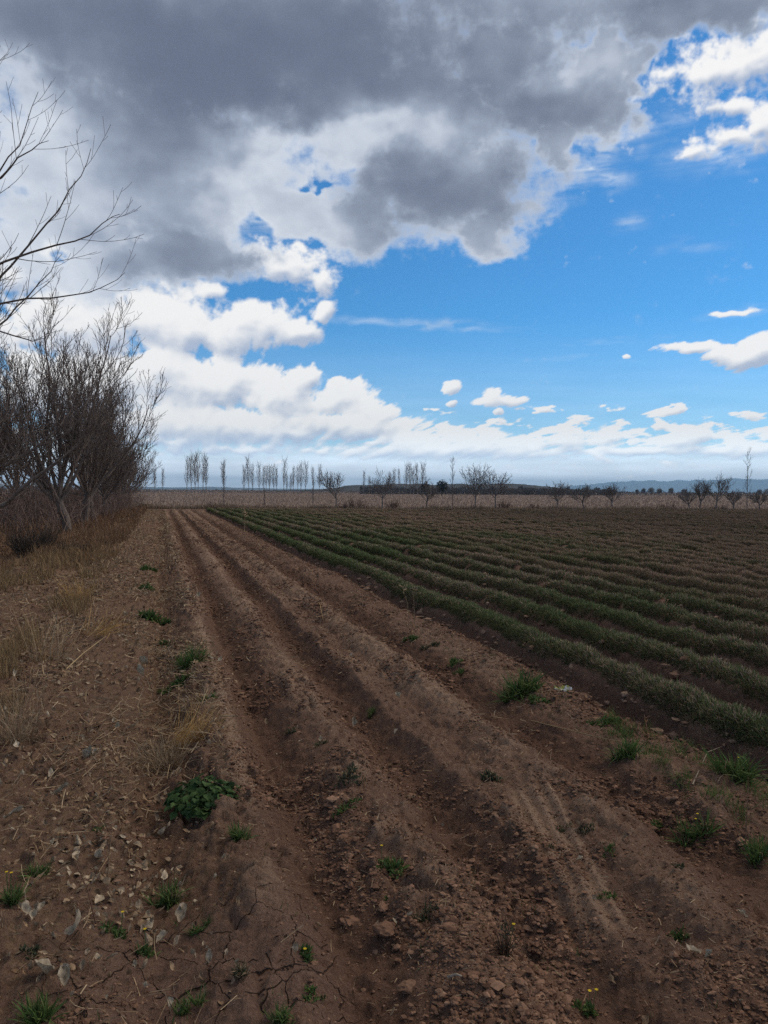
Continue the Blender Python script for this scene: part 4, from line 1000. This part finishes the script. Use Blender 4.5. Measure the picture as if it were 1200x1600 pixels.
x, y = ground_px(115, 868); bush('brush_heap', x, y, .5, .3, 120, [(.12, .08, .055), (.08, .06, .045)], 'low brown brush before the foremost pale trunk', 'brush', 4, .006, h1(x, y))

# ------------------------------------------------------------------ across the field: little trees and scrub on its far edge
def small_tree(seed, H, W, name, label, cat='tree', group=None, tip=.011, stem=.06, lean=0.):
    r = np.random.default_rng(seed); root = empty(name, (0, 0, 0), label=label, cat=cat, group=group)
    tq, tr = trunk_curve(H*.30, stem, stem*.8, r, 6, .03); tq[:, :, 0] += lean*np.linspace(0, 1, 6)**1.5
    V, f = tubes(tq, tr, 7); add_mesh('trunk', V, [f], M_EDGE, root, smooth=True)
    k_ = W/H
    q1, r1 = grow(tq, tr, 8, .7, 1., (12+25*k_, 25+50*k_), (.50*H, .76*H), .12, .10, 7, .6, tip*1.2, r)
    q2, r2 = grow(q1, r1, 9, .2, 1., (20, 50), (.12*H, .34*H), .10, .10, 5, .6, tip, r)
    q3, r3 = grow(q2, r2, 5, .2, 1., (20, 50), (.05*H, .15*H), .05, .10, 3, .7, tip*.8, r)
    a, fa = tubes(q1, r1, 4); b_, fb = tubes(q2, r2, 3); c, fc = tubes(q3, r3, 3)
    add_mesh('branches', np.concatenate([a, b_, c]), [fa, fb+len(a), fc+len(a)+len(b_)], M_EDGE, root)
    return root
def sapling(seed, H, label, group=None, cat='tree', tip=.008, W=.25, name='poplar_sapling', mat=None, stem=.05, n1=16):
    r = np.random.default_rng(seed); root = empty(name, (0, 0, 0), label=label, cat=cat, group=group)
    tq, tr = trunk_curve(H*.97, stem, tip, r, 10, .012*H/6)
    V, f = tubes(tq, tr, 6); add_mesh('trunk', V, [f], mat or M_EDGE, root, smooth=True)
    q1, r1 = grow(tq, tr, n1, .2, .97, (18, 36), (W*.9*H, W*1.6*H), .16, .06, 6, .45, tip, r)
    q2, r2 = grow(q1, r1, 5, .2, 1., (18, 40), (.06*H, .14*H), .12, .06, 4, .7, tip*.8, r)
    a, fa = tubes(q1, r1, 4); b_, fb = tubes(q2, r2, 3)
    add_mesh('branches', np.concatenate([a, b_]), [fa, fb+len(a)], mat or M_EDGE, root)
    return root
EG = 'small bare trees along the far field edge'
def edge_pt(u):
    for d in np.arange(40, 90, .25):
        x, y = at(u, d)
        if y > float(EDGE(np.array(x)))+1.2: return x, y, d
    return x, y, d
SMALL = [('s', 525, 60, 34, 'broad bare tree beyond the crop below the poplar rows'), ('s', 597, 55, 48, 'bare tree with dark bent stem before the dark wood'), ('s', 665, 46, 42, 'pale thin-twigged tree left of the dark round crown'), ('p', 707, 58, 20, 'slender bare tree right of the dark round crown'), ('s', 742, 66, 30, 'tall sparse bare tree with wide low side branches'), ('s', 775, 62, 56, 'largest round-crowned bare tree on the far edge'), ('s', 872, 42, 30, 'small bare tree with leaning stem near the dark hill end'), ('s', 914, 40, 46, 'pair-like pale bare tree beside the leaning one'), ('s', 957, 42, 42, 'compact bare tree under the blue mountain'), ('s', 1077, 34, 34, 'low bare tree left of the big one near the right edge'), ('s', 1118, 56, 46, 'big dark-branched bare tree near the right edge'), ('p', 1167, 68, 24, 'tall slim sapling at the right edge'), ('s', 1187, 32, 30, 'low bare tree at the very right edge'), ('s', 1146, 32, 26, 'low bare tree between the big one and the slim sapling'), ('s', 1092, 46, 32, 'bare tree leaning against the big one from the left'), ('p', 350, 56, 14, 'lone slim sapling standing in brown scrub on the left far edge'), ('p', 489, 30, 8, 'thin sapling left of the broad bare tree'), ('p', 413, 24, 6, 'bare pole-like sapling above the crop corner')]
for k_, (kd, u, hp, wp, lab) in enumerate(SMALL):
    x, y, d = edge_pt(u); H = hp*d/1200*1.4; W = wp*d/1200*1.15
    o = small_tree(400+k_, H, W, 'bare_tree', lab, group=EG, lean=.25 if 'lean' in lab or 'bent' in lab else 0.) if kd == 's' else sapling(400+k_, H, lab, group=EG, W=W/H*.5, stem=.035 if wp > 10 else .02)
    o.location = (x, y, float(base_height(np.array([x]), np.array([y]))[0]))
    o.rotation_euler.z = k_*1.3
SCRUB = [(333, 12, 20, 'brown scrub clump left of the lone slim sapling'), (358, 11, 26, 'wider brown scrub clump right of the lone slim sapling'), (412, 8, 20, 'low brown scrub under the pole-like sapling'), (310, 6, 18, 'flat brown scrub at the end of the bare furrows'), (840, 12, 18, 'round scrub with a stick in it, right part of the far edge'), (537, 10, 14, 'dark scrub right of the broad bare tree'), (618, 16, 16, 'scrubby shoots right of the bent-stemmed tree'), (792, 16, 16, 'scrub at the foot of the round-crowned tree'), (988, 10, 16, 'scrub right of the compact bare tree'), (1132, 10, 20, 'scrub right of the big bare tree'), (560, 22, 40, 'thin pale shoots between two bare trees'), (1050, 14, 26, 'thin scrub left of the low bare trees')]
for k_, (u, hp, wp, lab) in enumerate(SCRUB):
    x, y, d = edge_pt(u); bush('scrub_bush', x, y+.6, wp*d/1200*.7, hp*d/1200, 60, [(.12, .075, .055), (.16, .10, .068), (.085, .06, .05)], lab, 'bush', 70+k_, .011, 0, 'scrub along the far field edge')
# dead grass strip on the far edge
n = 26000; x = rng.uniform(-8, 70, n); y = EDGE(x)+np.abs(rng.normal(0, 1.4, n))+.1
grass_patch('field_edge_grass', x, y, rng.uniform(.12, .42, n)*(1+.7*perlin(x/3, y/3, 99)), lerp_cols([(.26, .18, .12), (.19, .135, .095), (.30, .215, .14), (.15, .12, .085)], n), M_DRY, .01, .4, .5, 3)
# stubble on the land beyond
n = 60000; d_ = 66*(430/66)**rng.random(n); u_ = rng.uniform(-60, 1260, n)
x = FW[0]*d_+RT[0]*(u_-600)/1200*d_; y = FW[1]*d_+RT[1]*(u_-600)/1200*d_
km = y > EDGE(x)+1; x, y, d_ = x[km], y[km], d_[km]; n = len(x)
grass_patch('stubble', x, y, rng.uniform(.10, .30, n), lerp_cols([(.23, .165, .125), (.21, .15, .115), (.25, .18, .135)], n), M_DRY, .02, .3, .3, 2)

# ------------------------------------------------------------------ poplars on the horizon
PG = 'bare poplars in lines on the horizon'
POP = [(sapling(500+s, 14, 'x', PG, 'tree', .028, (.30, .23, .36, .26)[s], 'poplar_tree', M_FARBARK, .14, 44)) for s in range(4)]
CL = [('six-tree clump left of the lone poplar', [(292, 47), (299, 48), (305, 49), (310, 48), (317, 46), (322, 44)], 330),
      ('lone pair beside the left tree row', [(242, 34), (254, 30)], 340),
      ('three-tree clump right of the lone poplar', [(381, 42), (389, 44), (395, 42)], 350),
      ('long middle line of poplars', [(405, 39), (411, 40), (416, 41), (421, 40), (428, 40), (432, 40), (443, 40), (448, 25), (454, 24), (458, 41), (465, 41), (470, 42), (477, 42), (490, 38), (499, 36)], 350),
      ('loose line before the dark wood', [(516, 34), (568, 30), (577, 25), (609, 34), (615, 30), (624, 32), (634, 38), (641, 40), (646, 40), (652, 38), (659, 38)], 300)]
used = set()
def place_pop(s, u, hp, d, lab):
    x, y = at(u, d); sc = hp*d/1200/14*1.1*(1+.13*math.sin(u*2.7))
    if s not in used:
        used.add(s); o = POP[s]; o.location = (x, y, 0); o.scale = (sc*.9, sc*.9, sc); o.rotation_euler = (.03*math.sin(u), .03*math.cos(u*1.3), u*.7); tag(o, lab)
    else: copy_thing(POP[s], (x, y, 0), u*.7, (sc*(.9+.2*math.sin(u*1.9)), sc*.95, sc), label=lab, group=PG).rotation_euler.x = .04*math.sin(u*.9)
place_pop(2, 350, 36, 320, 'lone poplar standing apart on the horizon between two clumps')
for nm, lst, d in CL:
    for k_, (u, hp) in enumerate(lst):
        place_pop(k_ % 4 if (k_ % 4) != 2 else 0 if len(lst) > 3 and k_ % 3 else 2, u, hp, d+7*((k_*37) % 5), 'bare poplar, %s from left in the %s' % (ORD[k_], nm))
# dark round evergreen crown before the wood
def evergreen(u, d, hp, wp, label, seed, colz):
    x, y = at(u, d); r = np.random.default_rng(seed); H = hp*d/1200; W = wp*d/1200
    root = empty('round_tree', (x, y, 0), label=label, cat='tree')
    tq, tr = trunk_curve(H*.6, .2, .1, r); V, f = tubes(tq, tr, 6); add_mesh('trunk', V, [f], M_BARK, root)
    n = 900; p = nrm(r.normal(0, 1, (n, 3)))*r.random((n, 1))**.4*np.array([W/2, W/2, H*.42])
    p *= (1+.3*perlin(p[:, 0]*1.2, p[:, 2]*1.2+p[:, 1], 3))[:, None]; p[:, 2] += H*.58
    V, q, k = ribbons(p, r.normal(0, 1, (n, 3)), rand_unit_xy(n, r), r.uniform(.25, .6, n), r.uniform(.2, .4, n), 0, 0, 3, 'leaf', 2)
    add_mesh('crown', V, [q], M_CROP, root, tint=rep(lerp_cols(colz, n, r), k))
DK = [(.030, .032, .028), (.045, .045, .036), (.025, .026, .024)]
evergreen(690, 255, 25, 18, 'dark round crown standing before the wood', 1, DK)
evergreen(664, 262, 20, 14, 'smaller dark crown left of the round one', 2, DK)
# little round trees along the horizon at the right
for k_, (u, hp, wp) in enumerate([(1005, 8, 8), (1017, 9, 12), (1030, 8, 10), (1048, 9, 9), (1068, 7, 9), (1200, 9, 14), (832, 8, 9), (866, 9, 10), (995, 6, 6), (1186, 7, 9)]):
    evergreen(u, 520, hp+2, wp*.9, '%s small tree from the left in the distant line under the mountain' % ORD[k_] if k_ < 5 else ('distant round tree at the right edge', 'distant round tree at the hill end', 'distant round tree right of the hill end', 'tiniest distant tree under the mountain', 'distant tree just left of the right edge')[k_-5], 20+k_, [(.14, .122, .112), (.19, .165, .15)])

# ------------------------------------------------------------------ far woods, hills and mountain
def far_wood(name, u0, u1, d, hpx, n, cols, seed, kind='stuff', depth=25):
    r = np.random.default_rng(seed); u = r.uniform(u0, u1, n); dd = d+r.uniform(0, depth, n)
    x = FW[0]*dd+RT[0]*(u-600)/1200*dd; y = FW[1]*dd+RT[1]*(u-600)/1200*dd
    H = hpx*d/1200*(1+.35*perlin(u/9, u*0, seed)+.25*perlin(u/2.5, u*0, seed+1))
    z = H*r.random(n)**.8
    s = hpx*d/1200
    V, q, k = ribbons(np.stack([x, y, z-.2*s], 1), np.array([0, 0, 1.])+r.normal(0, .5, (n, 3)), rand_unit_xy(n, r), .22*s*r.uniform(.6, 1.4, n), .12*s*r.uniform(.6, 1.4, n), 0, 0, 3, 'leaf', 2)
    return tag(add_mesh(name, V, [q], M_CROP, tint=rep(lerp_cols(cols, n, r), k)), kind=kind)
WD = [(.085, .078, .076), (.11, .096, .09), (.07, .066, .066)]
far_wood('far_wood', 562, 830, 345, 12, 9000, WD, 1)
far_wood('far_wood', 820, 960, 345, 11, 5000, WD, 2)
far_wood('far_wood', 950, 1260, 380, 6.5, 7000, WD, 3)
far_wood('far_hedge', 190, 565, 400, 5, 9000, WD, 4, depth=40)
far_wood('far_hedge', -150, 215, 300, 7, 5000, WD, 5, depth=40)
def ridge(name, prof, d, depth, mat, seed, step=4, rough=.1):
    """a rise of the land: crest heights in metres by picture column, with a long gentle face and back"""
    u = np.arange(prof[0][0], prof[-1][0]+1, step); hz = np.interp(u, [p[0] for p in prof], [p[1] for p in prof])
    hz = hz*(1+rough*fbm(u/60., u*0, 4, seed))
    k = np.linspace(-1, 1, 25); dd = d+k[:, None]*depth; z = hz[None]*np.cos(k*np.pi/2)[:, None]**1.2*(1+.15*fbm(u[None]/30.+0*k[:, None], k[:, None]*3+0*u[None], 4, seed+2))-.3
    x = FW[0]*dd+RT[0]*(u[None]-600)/1200*dd; y = FW[1]*dd+RT[1]*(u[None]-600)/1200*dd
    n, m_ = z.shape; i = (np.arange(n-1)[:, None]*m_+np.arange(m_-1)).ravel()
    return tag(add_mesh(name, np.stack([x.ravel(), y.ravel(), z.ravel()], 1), [np.stack([i, i+1, i+1+m_, i+m_], 1)], mat, smooth=True), kind='structure')
def hill_mat(name, a, b_, scale):
    mt, t, b = material(name, 1, 0); P = tnode(t, 'ShaderNodeNewGeometry').outputs['Position']
    t.links.new(tmix(t, ramp(t, noise(t, scale, 6, .7, P), .35, .65), a, b_), b.inputs['Base Color']); return mt
M_HILL = hill_mat('wooded_hill', (.055, .058, .055), (.095, .085, .075), .05)
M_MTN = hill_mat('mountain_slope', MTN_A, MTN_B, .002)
ridge('hills', [(400, 0), (500, 3), (540, 9), (600, 12), (660, 13), (760, 13), (800, 15), (840, 11), (880, 8), (920, 3), (1000, 0)], 1300, 250, M_HILL, 3)
ridge('hills', [(-300, 25), (0, 22), (240, 16), (330, 20), (400, 15), (480, 12), (700, 0)], 6000, 900, M_MTN, 5, 8)
ridge('mountains', [(780, 0), (830, 20), (900, 110), (960, 180), (1010, 205), (1100, 225), (1200, 240), (1400, 240), (1700, 230)], 14000, 2500, M_MTN, 7, 8, .02)

# ------------------------------------------------------------------ the air
def haze():
    V = np.array([[sx*17500, sy, sz] for sx in (-1, 1) for sy in (-500, 17800) for sz in (-4.0, 275.0)], float)
    F = np.array([[0, 1, 3, 2], [4, 6, 7, 5], [0, 4, 5, 1], [2, 3, 7, 6], [0, 2, 6, 4], [1, 5, 7, 3]])
    mt = bpy.data.materials.new('air'); mt.use_nodes = True; t = mt.node_tree; t.nodes.clear()
    v = t.nodes.new('ShaderNodeVolumePrincipled'); v.inputs['Color'].default_value = (*HAZE_COL, 1); v.inputs['Density'].default_value = HAZE_DENS; v.inputs['Anisotropy'].default_value = .1
    o = t.nodes.new('ShaderNodeOutputMaterial'); t.links.new(v.outputs[0], o.inputs['Volume'])
    mt.cycles.homogeneous_volume = True
    tag(add_mesh('haze', V, [F], mt), kind='stuff')
haze()
